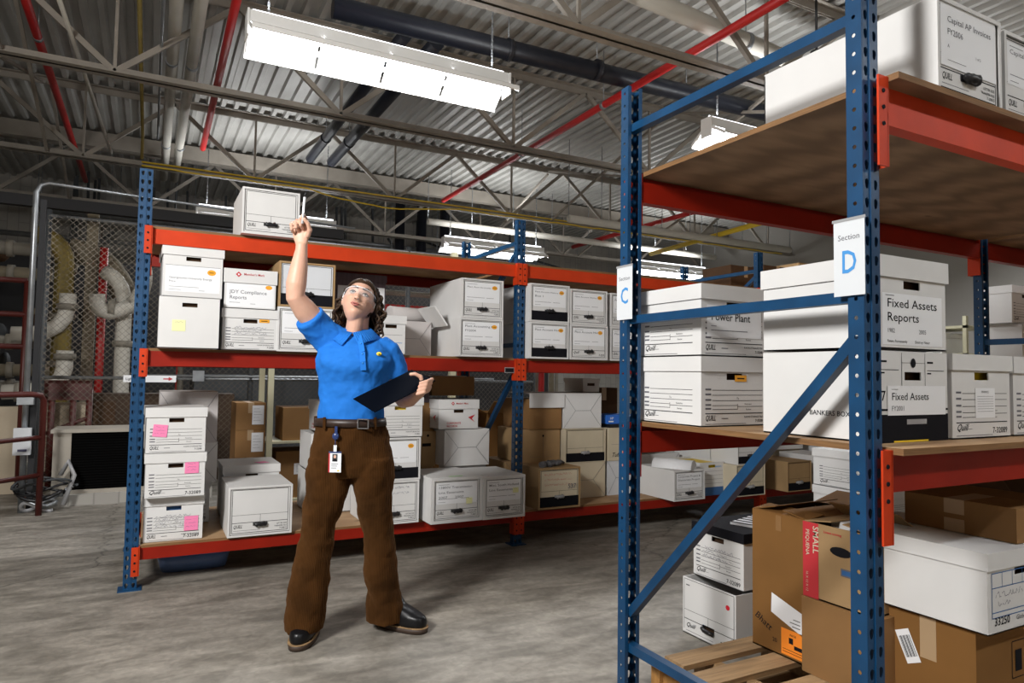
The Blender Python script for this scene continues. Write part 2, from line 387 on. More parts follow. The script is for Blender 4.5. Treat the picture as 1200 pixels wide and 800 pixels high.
# ceiling pipes
def pipe(name, pts, r, mt, label, group=None, clamps=(), cm='galv', cat='pipe'):
    o = empty(name, (0, 0, 0), 0, label, cat, group); b = MB(); b.tube(pts, r, mt, 14); b.build('pipe_run', o)
    if clamps:
        for i, (p, d) in enumerate(clamps):
            b = MB(); p = Vector(p); d = Vector(d); b.tube([p - d * .03, p + d * .03], r * 1.12, cm, 14)
            b.tube([p + Vector((0, 0, r)), (p.x, p.y, ZC)], .006, 'galv', 6); b.build('hanger', o)
    return o
pipe('water_pipe', [(.10, -2, 4.9), (.13, 14.5, 4.9)], .065, 'pipe_white', 'left of the two white pipes running straight away under the ceiling', clamps=[((.115, 8.9, 4.9), (0, 1, 0)), ((.12, 12.3, 4.9), (0, 1, 0))])
pipe('water_pipe', [(.36, -2, 4.9), (.31, 14.5, 4.9)], .065, 'pipe_white', 'right of the two white pipes running straight away under the ceiling', clamps=[((.335, 8.9, 4.9), (0, 1, 0)), ((.33, 12.3, 4.9), (0, 1, 0))])
pipe('sprinkler_pipe', [(-1.21, 3, 4.9), (-1.21, 15.5, 4.9)], .045, 'pipe_red', 'leftmost red sprinkler pipe under the ceiling', clamps=[((-1.21, 9, 4.9), (0, 1, 0))])
pipe('sprinkler_pipe', [(.62, 3, 4.9), (.66, 12.2, 4.9)], .045, 'pipe_red', 'red sprinkler pipe passing behind the left end of the long lamp', clamps=[((.64, 9.6, 4.9), (0, 1, 0))])
pipe('sprinkler_pipe', [(4.92, 1.4, 4.69), (5.05, 12.5, 4.69)], .045, 'pipe_red', 'red sprinkler pipe on a diagonal right of the long lamp', clamps=[((4.985, 7, 4.69), (0, 1, 0)), ((5.01, 9.2, 4.69), (0, 1, 0))])
pipe('sprinkler_pipe', [(9.35, 6, 4.5), (9.35, 14.4, 4.5)], .05, 'pipe_red', 'far red pipe glimpsed under the upper right shelf', clamps=[((9.35, 9, 4.5), (0, 1, 0))])
pipe('drain_pipe', [(1.5, 6.75, 4.9), (9.5, 6.45, 4.9)], .11, 'pipe_navy', 'thick black pipe crossing above and behind the long lamp', clamps=[((3.45, 6.68, 4.9), (1, 0, 0)), ((4.6, 6.6, 4.9), (1, 0, 0)), ((6.0, 6.6, 4.9), (1, 0, 0))], cm='pipe_black')
pipe('drain_pipe', [(2.35, 7.0, 4.95), (2.35, 12.0, 4.95)], .075, 'pipe_navy', 'left of the two black pipes ending behind the long lamp', clamps=[((2.35, 10.8, 4.95), (0, 1, 0))], cm='pipe_black')
pipe('drain_pipe', [(2.72, 7.0, 4.95), (2.72, 12.0, 4.95)], .085, 'pipe_navy', 'right of the two black pipes ending behind the long lamp', clamps=[((2.72, 10.8, 4.95), (0, 1, 0))], cm='pipe_black')
pipe('water_pipe', [(3.2, 5.0, 4.9), (6.9, 5.35, 4.9)], .09, 'pipe_white', 'thick cream pipe crossing the upper right of the ceiling', clamps=[((5.6, 5.23, 4.9), (1, 0, 0))])
pipe('conduit', [(-.2, 4, 4.75), (-.2, 11.55, 4.75), (-.2, 11.55, 4.4)], .022, 'pipe_yellow', 'yellow conduit running straight away toward the top of the left blue post')
pipe('conduit', [(.0, 4, 4.7), (.0, 11.4, 4.7)], .016, 'galv', 'thin grey conduit beside the yellow conduit')
pipe('conduit', [(-.95, 5.5, 4.7), (-.6, 11.6, 4.45)], .022, 'pipe_white', 'pale conduit slanting between the left red pipe and the yellow conduit')
pipe('yellow_pipe', [(9.85, 8.6, 4.12), (10.2, 12.4, 4.10)], .05, 'yellow_wire', 'bright yellow pipe seen far off under the upper right shelf')
# clutter under the far roof
FAR = [('left black duct pipe high at the far end, above the middle of the back rack', 5.2, 0), ('second black riser from the left at the far end', 5.75, 0), ('third black riser from the left at the far end', 6.35, 0)]
for lab, xx, _ in FAR:
    b = MB(); b.tube([(xx, 15.6, 0), (xx, 15.6, 5.38)], .12, 'pipe_black', 10); tag(b.build('riser_pipe'), lab, 'pipe')
for k, (y, z, x0, x1) in enumerate([(15.2, 3.7, -3, 6), (15.8, 4.3, -2, 9), (16.5, 3.4, 3, 12), (13.2, 4.4, 5, 13), (10, 4.0, 6.4, 12)]):
    lab = ['grey pipe across the far end, above the left half of the back rack', 'higher grey pipe across the far end', 'grey pipe across the far right end', 'pale pipe crossing behind the top of the Section C post', 'pale pipe above the row of boxes under the upper right shelf'][k]
    b = MB(); b.tube([(x0, y, z), (x1, y, z)], .07 if k > 2 else .05, 'pipe_white' if k > 2 else 'galv', 8)
    for i in range(9): b.tube([(x0 + (x1 - x0) * i / 8, y, z), (x0 + (x1 - x0) * i / 8, y, ZC)], .008, 'galv', 5)
    tag(b.build('service_pipe'), lab, 'pipe')
random.seed(3)
b = MB()
for i in range(46):
    x = random.uniform(-2, 10); y = random.uniform(16.8, 17.6); l = random.uniform(.8, 2.6)
    if i % 2: b.bar((x, y, random.uniform(2.7, 3.3)), (x + random.uniform(-.1, .1), y, 5.41), .05, .05, 'machine_grey')
    else: b.bar((x, y, random.uniform(2.9, 5)), (x + l, y, random.uniform(2.9, 5)), .05, .05, 'machine_grey')
tag(b.build('steel_framework'), 'tangle of dark steel struts and hangers at the far end of the ceiling', 'framework', kind='stuff')
# yellow cable on the cable joist
b = MB(); pts = []
for i in range(120):
    x = -.2 + i * .115; pts.append((x, 11.5 - .03, 4.285 - .012 * (i % 9 > 4) - .14 * max(0, math.sin((x - 2.2) * 1.2)) * (2.2 < x < 4.8)))
b.tube(pts, .013, 'yellow_wire', 6); b.tube([(-.2, 11.47, 4.34), (13.5, 11.47, 4.34)], .012, 'yellow_wire', 6)
tag(b.build('yellow_cable'), 'yellow cable strung along the far joist above the back rack', 'cable')
# sprinkler head near top right
o = empty('sprinkler', (5.48, 4.25, 4.32), 0, 'small dark round sprinkler head hanging at the upper right', 'sprinkler')
b = MB(); b.tube([(0, 0, .02), (0, 0, .035)], .055, 'machine_grey', 16); b.tube([(0, 0, -.05), (0, 0, .02)], .02, 'machine_grey', 10); b.build('deflector', o)
b = MB(); b.tube([(0, 0, .03), (0, 0, ZC - 4.32)], .012, 'machine_grey', 8); b.build('drop_rod', o)

# fluorescent lamps
def lamp(x, y, label, L=2.3, z=3.85):
    if y > 9: z = 3.77
    o = empty('fluorescent_lamp', (x, y, z), 0, label, 'lamp', None)
    b = MB()
    for s, ed in ((-1, -.27), (1, .24)):
        # each wing: a bent sheet from the spine to the rim, in panels with small slots near the spine
        n = 4
        for i in range(n):
            a = i * L / n + .01; c = (i + 1) * L / n - .01
            y1, z1, y2, z2 = s * .07, .14, ed, (.035 if s < 0 else 0.0)
            t = .22; ym, zm = y1 + (y2 - y1) * t, z1 + (z2 - z1) * t; t2 = .36; yn, zn = y1 + (y2 - y1) * t2, z1 + (z2 - z1) * t2
            for off in (0, .004):
                b.quad((a, y1, z1 + off), (c, y1, z1 + off), (c, ym, zm + off), (a, ym, zm + off), 'lamp_white')
                b.quad((a, yn, zn + off), (c, yn, zn + off), (c, y2, z2 + off), (a, y2, z2 + off), 'lamp_white')
                for g0, g1 in ((a, a + .06), (c - .06, c)): b.quad((g0, ym, zm + off), (g1, ym, zm + off), (g1, yn, zn + off), (g0, yn, zn + off), 'lamp_white')
            b.box(a - .01, c + .01, y2 - .006, y2 + .006, z2 - .035, z2 + .004, 'lamp_white')
        for e in (0, L): b.bar((e, s * .03, .15), (e, ed, 0), .006, .03, 'lamp_white')
    b.build('reflector', o)
    b = MB(); b.box(0, L, -.07, .07, .14, .235, 'lamp_white'); b.box(-.015, 0, -.08, .08, .03, .24, 'lamp_white'); b.box(L, L + .015, -.08, .08, .03, .24, 'lamp_white'); b.build('housing', o)
    for yy in (-.1, .1):
        b = MB(); b.tube([(.03, yy, .075), (L - .03, yy, .075)], .019, 'tube_glow', 10); b.build('tube', o)
    b = MB(); b.tube([(.03, 0, .262), (L - .03, 0, .262)], .014, 'uplight_glow', 8); b.build('added_uplight_strip', o)  # glowing strip added for the bright line of uplight above the reflector
    for xx in (.15, L - .15):
        b = MB(); zz = .24; k = 0
        while zz < ZC - z - .03:
            if k % 2: b.box(xx - .009, xx + .009, -.003, .003, zz, zz + .034, 'galv')
            else: b.box(xx - .003, xx + .003, -.009, .009, zz, zz + .034, 'galv')
            zz += .03; k += 1
        b.build('chain', o)
    for (zz, tz, pw, wd) in ((.05, -5, LAMP_POWER, .26),):
        a_ = area('lamp_light', (x + L / 2, y, z + zz), (x + L / 2, y, tz), L - .1, wd, pw * (.6 if y < 0 else 1), (.96, .98, 1.0)); a_.rotation_euler = (0, 0, 0)
    a_ = area('lamp_uplight', (x + L / 2, y, z + .3), (x + L / 2, y, 9), L - .1, .1, LAMP_POWER * (.5 if y > 9 else .27), (.96, .98, 1.0)); a_.rotation_euler = (math.pi, 0, 0)
    return o
LL = ['large bright fluorescent lamp hanging by chains at the upper left', 'bright lamp end showing above the left edge of the upper right shelf', 'far lamp showing behind the single box on top of the back rack',
      'far lamp showing over the middle of the back rack top shelf', 'far lamp showing just right of the Section C post top', 'lamp in line with the large one, off to the far right',
      'lamp behind the camera in the middle', 'lamp behind the camera on the right']
for (x, y), lab in zip(FIXTURES, LL): lamp(x, y, lab)

# ------------------------------------------------------------------ pallet racks
TEAR = [(.0085, .002), (.0075, .010), (0, .0145), (-.0075, .010), (-.0085, .002), (-.005, -.011), (0, -.015), (.005, -.011)]
ROUND = [(.006 * math.cos(k * math.pi / 4), .006 * math.sin(k * math.pi / 4)) for k in range(8)]
def post_mesh(H=2.42, w=.068, d=.045, front=-1):
    b = MB(); y = front * d / 2; n = int(H / .0508); h = H / n
    for i in range(n):
        z = (i + .5) * h
        for sx in (-1, 1):   # two columns of teardrop slots
            b.holed((sx * (w / 4 + .001), y, z), (1, 0, 0), (0, 0, 1), w / 2 - .008, h, TEAR, 'rack_blue')
            b.holed((sx * w / 2, 0, z), (0, 1, 0), (0, 0, 1), d, h, ROUND, 'rack_blue')
    # raised centre rib, edges and rear lips
    b.box(-.006, .006, y - .004 if front < 0 else y, y if front < 0 else y + .004, 0, H, 'rack_blue')
    for sx in (-1, 1):
        b.box(min(sx * (w / 2 - .003), sx * w / 2), max(sx * (w / 2 - .003), sx * w / 2), y, y - front * .003, 0, H, 'rack_blue')
        b.box(min(sx * w / 2, sx * (w / 2 - .014)), max(sx * w / 2, sx * (w / 2 - .014)), -y - .001, -y + .001, 0, H, 'rack_blue')
    return b
POSTS = {}
def frame(root, x, yf, yb, diag, H=2.42):
    """posts at the front and rear, feet and braces, all children of the rack"""
    for k, (y, fr) in enumerate(((yf, -1), (yb, 1))):
        if fr not in POSTS:
            o = post_mesh(H, front=fr).build('upright_post', root, (x, y, 0)); md = o.modifiers.new('thick', 'SOLIDIFY'); md.thickness = .0022; md.offset = 0; POSTS[fr] = o
        else:
            o = POSTS[fr].copy(); col.objects.link(o); o.parent = root; o.location = (x, y, 0)
    for y in (yf, yb):
        b = MB(); b.box(-.06, .06, -.055, .055, .0, .006, 'rack_blue'); b.build('foot_plate', root, (x, y, 0))
    for (ya, za, y2, zb_) in diag:
        b = MB(); b.bar((x, ya, za), (x, y2, zb_), .032, .034, 'rack_blue', up=(1, 0, 0)); b.build('brace', root)
def beam(root, xa, xb, y, ztop, h, side, mt='rack_orange', ch=.15, cmt='rack_orange'):
    """a step beam between two post centres; side=-1 front, +1 rear"""
    b = MB(); ya, yb = (y - .02, y + .022)
    b.box(xa + .04, xb - .04, ya, yb, ztop - h, ztop - .02, mt); 
    if side < 0: b.box(xa + .04, xb - .04, ya, ya + .022, ztop - .02, ztop, mt)
    else: b.box(xa + .04, xb - .04, yb - .022, yb, ztop - .02, ztop, mt)
    bo = b.build('beam', root)
    for xe, s in ((xa, 1), (xb, -1)):
        c = MB(); ye = y - .047 if side < 0 else y + .041
        c.box(xe + min(s * .002, s * .04), xe + max(s * .002, s * .04), ye, ye + .006, ztop - ch, ztop + .012, cmt)
        c.box(xe + min(s * .038, s * .044), xe + max(s * .038, s * .044), min(ye, y - .02), max(ye + .006, y + .02), ztop - ch, ztop + .012, cmt)
        for zz in (ztop - .03, ztop - .075, ztop - .12): c.tube([(xe + s * .02, ye - .003, zz), (xe + s * .02, ye + .009, zz)], .006, 'ink', 8)
        c.build('beam_connector', bo)
    return bo
def deck(root, xa, xb, ya, yb, z, mt='plywood', seams=()):
    b = MB(); b.box(xa, xb, ya, yb, z - .018, z, mt, mts={0: 'ply_edge', 1: 'ply_edge', 2: 'ply_edge', 3: 'ply_edge'}); return b.build('shelf_deck', root)
def std_braces(yf, yb):
    return [(yf, .2, yb, .2), (yf + .02, 1.30, yb - .02, .34), (yf, 1.476, yb, 1.476), (yf + .02, 2.2, yb - .02, 1.54), (yf, 2.25, yb, 2.25)]
F, B = 4.505, 5.50
rack = empty('pallet_rack', (0, 0, 0), 0, 'long blue and orange pallet rack full of file boxes behind the person', 'rack')
xs = [-.05, 2.45, 4.98, 7.5]
for x in xs: frame(rack, x, F, B, std_braces(F, B))
Z1, Z2, Z3 = .245, 1.375, 2.09
for xa, xb in zip(xs, xs[1:]):
    for z in (Z1, Z2, Z3):
        beam(rack, xa, xb, F, z - .016, .066 if z < 1 else .087, -1, 'rack_orange' if z > 2 else 'rack_red'); beam(rack, xa, xb, B, z - .016, .087, 1, 'rack_red')
        deck(rack, xa + .045, xb - .045, F - .015, B + .04, z)
b = MB(); b.box(2.33, 2.40, F - .024, F - .0205, 1.27, 1.30, 'ink'); b.box(2.325, 2.405, F - .022, F - .0200, 1.265, 1.305, 'plastic_grey'); b.build('load_plate', rack)

F2, B2 = 1.175, 2.19
rack2 = empty('pallet_rack', (0, 0, 0), 0, 'blue and orange pallet rack at right carrying the Section C and Section D signs', 'rack')
ys = std_braces(F2, B2); ys[1] = (F2 + .02, 1.36, B2 - .02, .33); ys = [ys[0], ys[1], ys[2], ys[4]]
for x in (1.70, 4.22, 6.8): frame(rack2, x, F2, B2, ys)
for xa, xb in ((1.70, 4.22), (4.22, 6.8)):
    for z, mt in ((1.072, 'rack_red'), (2.078, 'rack_orange')):
        beam(rack2, xa, xb, F2, z - .018, .105, -1, mt, ch=.235, cmt='rack_orange'); beam(rack2, xa, xb, B2, z - .018, .105, 1, 'rack_red', ch=.2)
        deck(rack2, xa + .045, xb - .045, F2 - .075, B2 + .05, z, 'plywood_dark' if z > 2 else 'plywood')

# section signs
def sign(loc, rz, letter, label, w, h, tilt=0):
    o = empty('section_sign', loc, rz, label, 'sign'); o.rotation_euler[1] = tilt
    b = MB(); b.box(-w / 2, w / 2, 0, .0015, -h / 2, h / 2, 'sign_white'); b.build('sheet', o)
    s = Sheet(0); s.text(-w * .36, h * .23, 'Section', .022, 'ink_grey', fit=w * .70); s.text(-w * .26, -h * .20, letter, h * .42, 'ink_blue', .012, fit=w * .5); s.build('lettering', o)
    b = MB(); b.box(-w / 2 - .004, w / 2 + .004, -.0012, -.0008, h / 2 - .005, h / 2 + .003, 'plastic_grey'); b.build('sleeve_edge', o)
sign((1.6545, 1.187, 1.58), R(-90), 'D', 'white paper sign reading Section D on the near blue post', .092, .208)
sign((1.6545, 2.170, 1.582), R(-90), 'C', 'white paper sign reading Section C on the farther blue post', .098, .214)

# ------------------------------------------------------------------ boxes
def form_lidded(s, w, h, style, num=None, pen=0, seed=0):
    """printed front of a lidded file box; w,h of the body"""
    l, r = -w * .44, w * .44
    z = [h * .66, h * .57, h * .47, h * .38, h * .31]
    for i, zz in enumerate(z):
        s.hl(l + .034, r if i < 3 else r * .1, zz); s.rect(l, l + .028, zz, zz + .006, 'ink_grey')
    s.vl(r * .1, z[4] - .002, z[2] - .012); s.hl(r * .1, r, z[3] - .004)
    s.text(r * .35, z[2] - .016, 'Retention', .009, 'ink'); s.text(r * .4, z[3] - .018, 'Review', .009, 'ink'); s.text(.01, z[2] + .004, 'To', .011, 'ink')
    s.hl(l, r, h * .235, 'ink', .003)
    if style == 'QUILL':
        s.text(l, h * .11, 'QUILL', .028, 'ink', .02, .35, fit=w * .22); s.rect(l + w * .24, l + w * .34, h * .135, h * .15, 'ink_grey'); s.text(r, h * .15, 'R-KIVE STORAGE FILE', .010, 'ink', .01, right=True)
    else:
        s.text(l, h * .12, 'Quill', .03, 'ink', .01, .5); s.hl(l + .05, l + .085, h * .14, 'ink_grey')
    s.text(r, h * .07, num or '7-32089', .026 if num in (None, '7-32089') else .014, 'ink', .012, right=True)
    s.hl(l, r * .4, h * .045, 'ink_grey', .002)
    if pen:
        for i in range(pen): s.scribble(l + .045, z[i] + .003, w * (.6 - .1 * (i % 2)), .013, seed=seed + i)
def form_drawer(s, w, h, style, title=None, dot=False, top='paper', pen=0, num='7-320', z0=0, seed=0):
    """printed front of a transfer drawer, between -w/2..w/2, z0..z0+h"""
    l, r = -w * .47, w * .47; zz = lambda t: z0 + h * t
    for a, b_, c, d in ((l, r, .975, .975), (l, r, .03, .03)): s.hl(a, b_, zz(c), 'ink', .003)
    s.vl(l, zz(.03), zz(.975), 'ink', .003); s.vl(r, zz(.03), zz(.975), 'ink', .003)
    s.hl(l, r, zz(.42)); s.vl(0, zz(.25), zz(.42)); s.hl(l, r, zz(.25), 'ink', .003)
    if style == 'QUILL':
        s.text(l + .008, zz(.135), 'QUILL', .028, 'ink', .02, .35, fit=.075); s.text(r - .006, zz(.17), 'LETTER SIZE', .011, 'ink', .01, right=True)
        s.text(r - .006, zz(.115), 'TRANSFER FILE', .011, 'ink', .01, right=True); s.text(r - .006, zz(.06), '7-20815', .013, 'ink', .01, right=True); s.hl(l + .008, 0, zz(.08), 'ink_grey', .002)
    elif style == 'Quill':
        s.text(l + .008, zz(.14), 'Quill', .026, 'ink', .01, .5); s.text(r - .006, zz(.07), num, .022, 'ink', .012, right=True); s.hl(l + .008, r * .2, zz(.08), 'ink_grey', .002)
    if title:
        s.rect(l + .006, r - .006, zz(.40), zz(.95), 'paper', 1.5)
        for i, t in enumerate(title): s.text(l + .02, zz(.80 - .13 * i), t, .022 if len(t) < 22 else .015, 'ink_grey', .002, l=2.5, fit=min(w * .8, .0125 * len(t) + .01))
        s.hl(l + .02, l + .10, zz(.90), 'ink_grey', .002, 2.5); s.hl(l + .02, l + .16, zz(.53), 'ink_grey', .0022, 2.5); s.hl(.03, .09, zz(.53), 'ink_grey', .0022, 2.5); s.hl(l + .02, l + .07, zz(.45), 'ink_grey', .0018, 2.5)
    if dot: s.disc(r - .045, zz(.83), .021, .015, 'orange_dot', 3); s.hl(r - .057, r - .033, zz(.83), 'ink', .003, 3.6)
    if pen:
        for i in range(pen): s.scribble(l + .03, zz(.85 - .14 * i), w * .7, .016, 'ink_pen' if top != 'red' else 'ink_red', seed=seed + i)

def lidded(x, y, z, w, d, h, label, group=None, body='board_white', lid='board_white', style='Quill', num=None, rz=0, pen=0, notes=(), hole='plastic_black', extra=None, lidh=.055, printed=True, lidded_=True, cat='file box', name='file_box', side_form=False, band=None):
    """x,y = centre of the front face on the shelf; front looks to local -Y"""
    o = empty(name, (x, y, z + .0012), rz, label, cat, group)
    t = .004; hw = .040; hz = h - lidh - .018
    b = MB(); b.panel(0, -w / 2, w / 2, 0, h - .004, t, (-hw, hw, hz - .012, hz + .012), body); b.panel(d - t, -w / 2, w / 2, 0, h - .004, t, (-hw, hw, hz - .012, hz + .012), body)
    b.box(-w / 2, -w / 2 + t, t, d - t, 0, h - .004, body); b.box(w / 2 - t, w / 2, t, d - t, 0, h - .004, body); b.box(-w / 2, w / 2, 0, d, 0, .004, body)
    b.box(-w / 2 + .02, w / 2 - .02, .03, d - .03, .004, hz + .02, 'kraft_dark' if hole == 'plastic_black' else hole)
    if band: b.box(-w / 2 - .0012, w / 2 + .0012, -.0012, d + .001, 0, band[1], band[0])
    b.build('body', o)
    if lidded_:
        b = MB(); e = .007; b.box(-w / 2 - e, w / 2 + e, -e, d + e, h - .003, h, lid)
        b.box(-w / 2 - e, w / 2 + e, -e, -e + .004, h - lidh, h - .003, lid); b.box(-w / 2 - e, w / 2 + e, d + e - .004, d + e, h - lidh, h - .003, lid)
        b.box(-w / 2 - e, -w / 2 - e + .004, -e + .004, d + e - .004, h - lidh, h - .003, lid); b.box(w / 2 + e - .004, w / 2 + e, -e + .004, d + e - .004, h - lidh, h - .003, lid)
        b.build('lid', o)
    if printed:
        s = Sheet(0); form_lidded(s, w, h - lidh, style, num, pen, int(x * 100) % 97)
        s.build('printed_form', o)
        if side_form:
            s = Sheet(0); form_lidded(s, d * .86, h - lidh, style if side_form == 2 else '', ' ', 0)
            s.build('printed_form', o, (-w / 2, d / 2, 0), (0, 0, R(-90)))
    for n_ in notes: note(o, *n_)
    if extra: extra(o, w, h, lidh)
    return o
def note(o, x, z, w, h, mt='pink_note', tilt=0, y=-.0036, lines=3, name='sticky_note'):
    s = Sheet(0); s.rect(-w / 2, w / 2, -h / 2, h / 2, mt, 1)
    for i in range(lines): s.scribble(-w * .38, h * (.25 - .25 * i), w * .7, .006, 'ink_pen', seed=i + int(x * 999), l=2, t=.001)
    p = s.build(name, o, (x, y, z), (0, tilt, 0)); p['label'] = {'pink_note': 'bright pink sticky note', 'yellow_note': 'pale yellow sticky note', 'green_tag': 'green tag'}.get(mt, 'small note'); return p
def drawer(x, y, z, w, d, h, label, group=None, shell='board_white', face='board_white', style='QUILL', title=None, dot=False, band=False, rz=0, pull='plastic_black', pen=0, notes=(), num='7-320', frame_t=.012, cat='file box', pen_red=False, band_mt='band_black', extra=None):
    o = empty('drawer_file_box', (x, y, z + .0012), rz, label, cat, group)
    t = frame_t; b = MB()
    b.box(-w / 2, w / 2, 0, d, 0, .005, shell); b.box(-w / 2, w / 2, 0, d, h - .005, h, shell); b.box(-w / 2, -w / 2 + .005, 0, d, .005, h - .005, shell); b.box(w / 2 - .005, w / 2, 0, d, .005, h - .005, shell)
    b.box(-w / 2, w / 2, d - .005, d, .005, h - .005, shell)
    for a in ((-w / 2, -w / 2 + t, 0, h), (w / 2 - t, w / 2, 0, h), (-w / 2 + t, w / 2 - t, 0, t), (-w / 2 + t, w / 2 - t, h - t, h)): b.box(a[0], a[1], -.004, 0, a[2], a[3], shell)
    b.build('shell', o)
    iw, ih = w - 2 * t - .004, h - 2 * t - .004; hz = .16 * ih + (.03 if band else .012); hw = .042
    b = MB(); y1 = .004; z0 = t + .002
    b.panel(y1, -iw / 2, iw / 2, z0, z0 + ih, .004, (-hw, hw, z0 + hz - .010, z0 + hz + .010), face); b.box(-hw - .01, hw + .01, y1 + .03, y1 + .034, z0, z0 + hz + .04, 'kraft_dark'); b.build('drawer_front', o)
    s = Sheet(y1); form_drawer(s, iw, ih, style, title, dot, 'red' if pen_red else 'paper', pen, num, z0, int(x * 100) % 91)
    if band:
        s.rect(-iw / 2, iw / 2, z0, z0 + ih * .27, band_mt, 3.2)
    s.build('printed_form', o)
    b = MB(); pts = [(-hw * .95 + i * hw * 1.9 / 8, y1 - .008 - .006 * math.sin(i * math.pi / 8), z0 + hz + .004 * math.sin(i * 2.4)) for i in range(9)]
    b.tube(pts, .008, pull, 8, rs=[.006, .012, .015, .012, .014, .012, .015, .012, .006]); b.box(-hw, hw, y1 - .003, y1 + .001, z0 + hz - .009, z0 + hz + .009, pull); b.build('pull', o)
    for n_ in notes: note(o, *n_)
    if extra: extra(o, w, h, 0)
    return o
def folded(x, y, z, w, d, h, label, group=None, body='board_white', rz=0, open_top=False, cat='file box', name='file_box', seam='ink_grey'):
    """plain box seen from its folded end: an envelope of flaps"""
    o = empty(name, (x, y, z + .0012), rz, label, cat, group)
    b = MB(); b.box(-w / 2, w / 2, .003, d, 0, h, body); b.build('body', o)
    # four flaps with slight relief
    cz = h / 2; g = .0018; k = w * .3
    polys = [[(-w / 2, 0), (w / 2, 0), (w / 2 - k, cz - .002), (-w / 2 + k, cz - .002)], [(-w / 2, h), (-w / 2 + k, cz + .002), (w / 2 - k, cz + .002), (w / 2, h)],
             [(-w / 2, .004), (-w / 2 + k - g, cz), (-w / 2, h - .004)], [(w / 2, .004), (w / 2, h - .004), (w / 2 - k + g, cz)]]
    for i, pl in enumerate(polys):
        yy = -.002 if i < 2 else .0012; bb = MB(); n = len(pl)
        a = bb.verts([(p[0], yy, p[1]) for p in pl]); c = bb.verts([(p[0], .0032, p[1]) for p in pl]); bb.face(range(a, a + n), body); bb.face(list(range(c, c + n))[::-1], body)
        for j in range(n): bb.face((a + j, c + j, c + (j + 1) % n, a + (j + 1) % n), body)
        bb.build('end_flap', o)
    s = Sheet(-.002)
    for sx in (-1, 1):
        for (za, zb_) in ((.004, cz), (h - .004, cz)):
            a = Vector((sx * w / 2, za)); c = Vector((sx * (w / 2 - k), zb_)); dd = (c - a).normalized(); nn = Vector((-dd.y, dd.x)) * .001
            s.quad(s.P(a.x - nn.x, a.y - nn.y, 1), s.P(c.x - nn.x, c.y - nn.y, 1), s.P(c.x + nn.x, c.y + nn.y, 1), s.P(a.x + nn.x, a.y + nn.y, 1), seam)
    s.hl(-w / 2 + k, w / 2 - k, cz, seam, .002); s.build('fold_seam', o)
    return o
def carton(x, y, z, w, d, h, label, group=None, body='kraft', rz=0, tape=True, flaps=None, extra=None, papers=(), holes=False, name='cardboard_box', cat='box'):
    o = empty(name, (x, y, z + .0012), rz, label, cat, group); b = MB(); t = .005
    if flaps:
        b.box(-w / 2, w / 2, 0, t, 0, h, body); b.box(-w / 2, w / 2, d - t, d, 0, h, body); b.box(-w / 2, -w / 2 + t, t, d - t, 0, h, body); b.box(w / 2 - t, w / 2, t, d - t, 0, h, body); b.box(-w / 2, w / 2, 0, d, 0, t, body)
    else:
        b.box(-w / 2, w / 2, 0, d, 0, h - .004, body)
        b.box(-w / 2, w / 2, 0, d / 2 - .0015, h - .004, h, body); b.box(-w / 2, w / 2, d / 2 + .0015, d, h - .004, h, body)
    b.build('body', o)
    if flaps:
        for side, ang, ln in flaps:
            f = MB(); fw = w if side in 'fb' else d - .012
            f.box(-fw / 2, fw / 2, -ln, 0, -.002, .002, body)
            rotz = {'f': 0, 'b': math.pi, 'l': -math.pi / 2, 'r': math.pi / 2}[side]; loc = {'f': (0, .003, h), 'b': (0, d - .003, h), 'l': (-w / 2 + .003, d / 2, h), 'r': (w / 2 - .003, d / 2, h)}[side]
            fo = f.build('flap', o, loc); fo.rotation_euler = (-R(ang), 0, rotz)
    if tape:
        s = MB(); s.box(-.025, .025, -.0008, .0002, h * .62, h, 'tape')
        if not flaps: s.box(-.025, .025, 0, d, h, h + .0006, 'tape')
        s.build('tape', o)
    for (px, pz, pw, ph) in papers:
        s = Sheet(-.001); s.rect(px - pw / 2, px + pw / 2, pz - ph / 2, pz + ph / 2, 'paper', 1)
        for i in range(5): s.hl(px - pw * .38, px + pw * (.1 + .25 * ((i * 7) % 3) / 2), pz + ph * (.32 - .15 * i), 'ink_grey', .002, 2)
        s.build('paper_label', o)
    if extra: extra(o, w, h, 0)
    return o

def slot(o, x, z, w=.035, h=.012):
    s = Sheet(-.0005); s.rect(x - w, x + w, z - h, z + h, 'ink', 1); s.disc(x + .01, z + .07, .01, .01, 'ink'); s.build('handle_slot', o)
def fold_line(o, w, h):
    s = Sheet(-.0005); s.vl(.02, .01, h * .8, 'ink_grey', .002); s.disc(.02, h * .8, .008, .01, 'ink'); s.hl(-w * .3, w * .3, h * .16, 'ink_grey', .001); s.build('fold_seam', o)
def script_word(o, w, h):
    s = Sheet(-.0005); s.text(-w * .4, h * .12, 'Tuffite', .05, 'ink', .01, .4); s.hl(-w * .4, w * .4, h * .5, 'ink_grey'); s.disc(0, h * .75, .01, .01, 'ink'); s.build('printed_word', o)
def blue_print(o, w, h):
    s = Sheet(-.0005); s.text(-w * .3, h * .5, 'HP', .03, 'paper', .02); s.rect(-w * .4, -w * .05, h * .2, h * .35, 'paper'); s.build('printed_word', o)
def lines4(o, w, h):
    s = Sheet(-.0005)
    for i in range(4): s.hl(-w * .45, w * .45, h * (.36 + .12 * i), 'ink_grey')
    s.text(w * .12, h * .83, 'BANKERS', .018, 'ink_blue', .01); s.build('printed_form', o)
def lines_blue(o, w, h):
    s = Sheet(-.0005); s.hl(-w * .4, w * .4, h * .3, 'ink_blue', .003); s.hl(-w * .4, w * .4, h * .5, 'ink_grey'); s.build('printed_form', o)
def orange_tag(o, x, z, w=.03, h=.010):
    s = Sheet(-.0003); s.rect(x - w, x + w, z - h, z + h, 'orange_dot', 2); s.hl(x - w * .6, x + w * .6, z, 'ink', .004, 3); s.build('orange_tag', o)
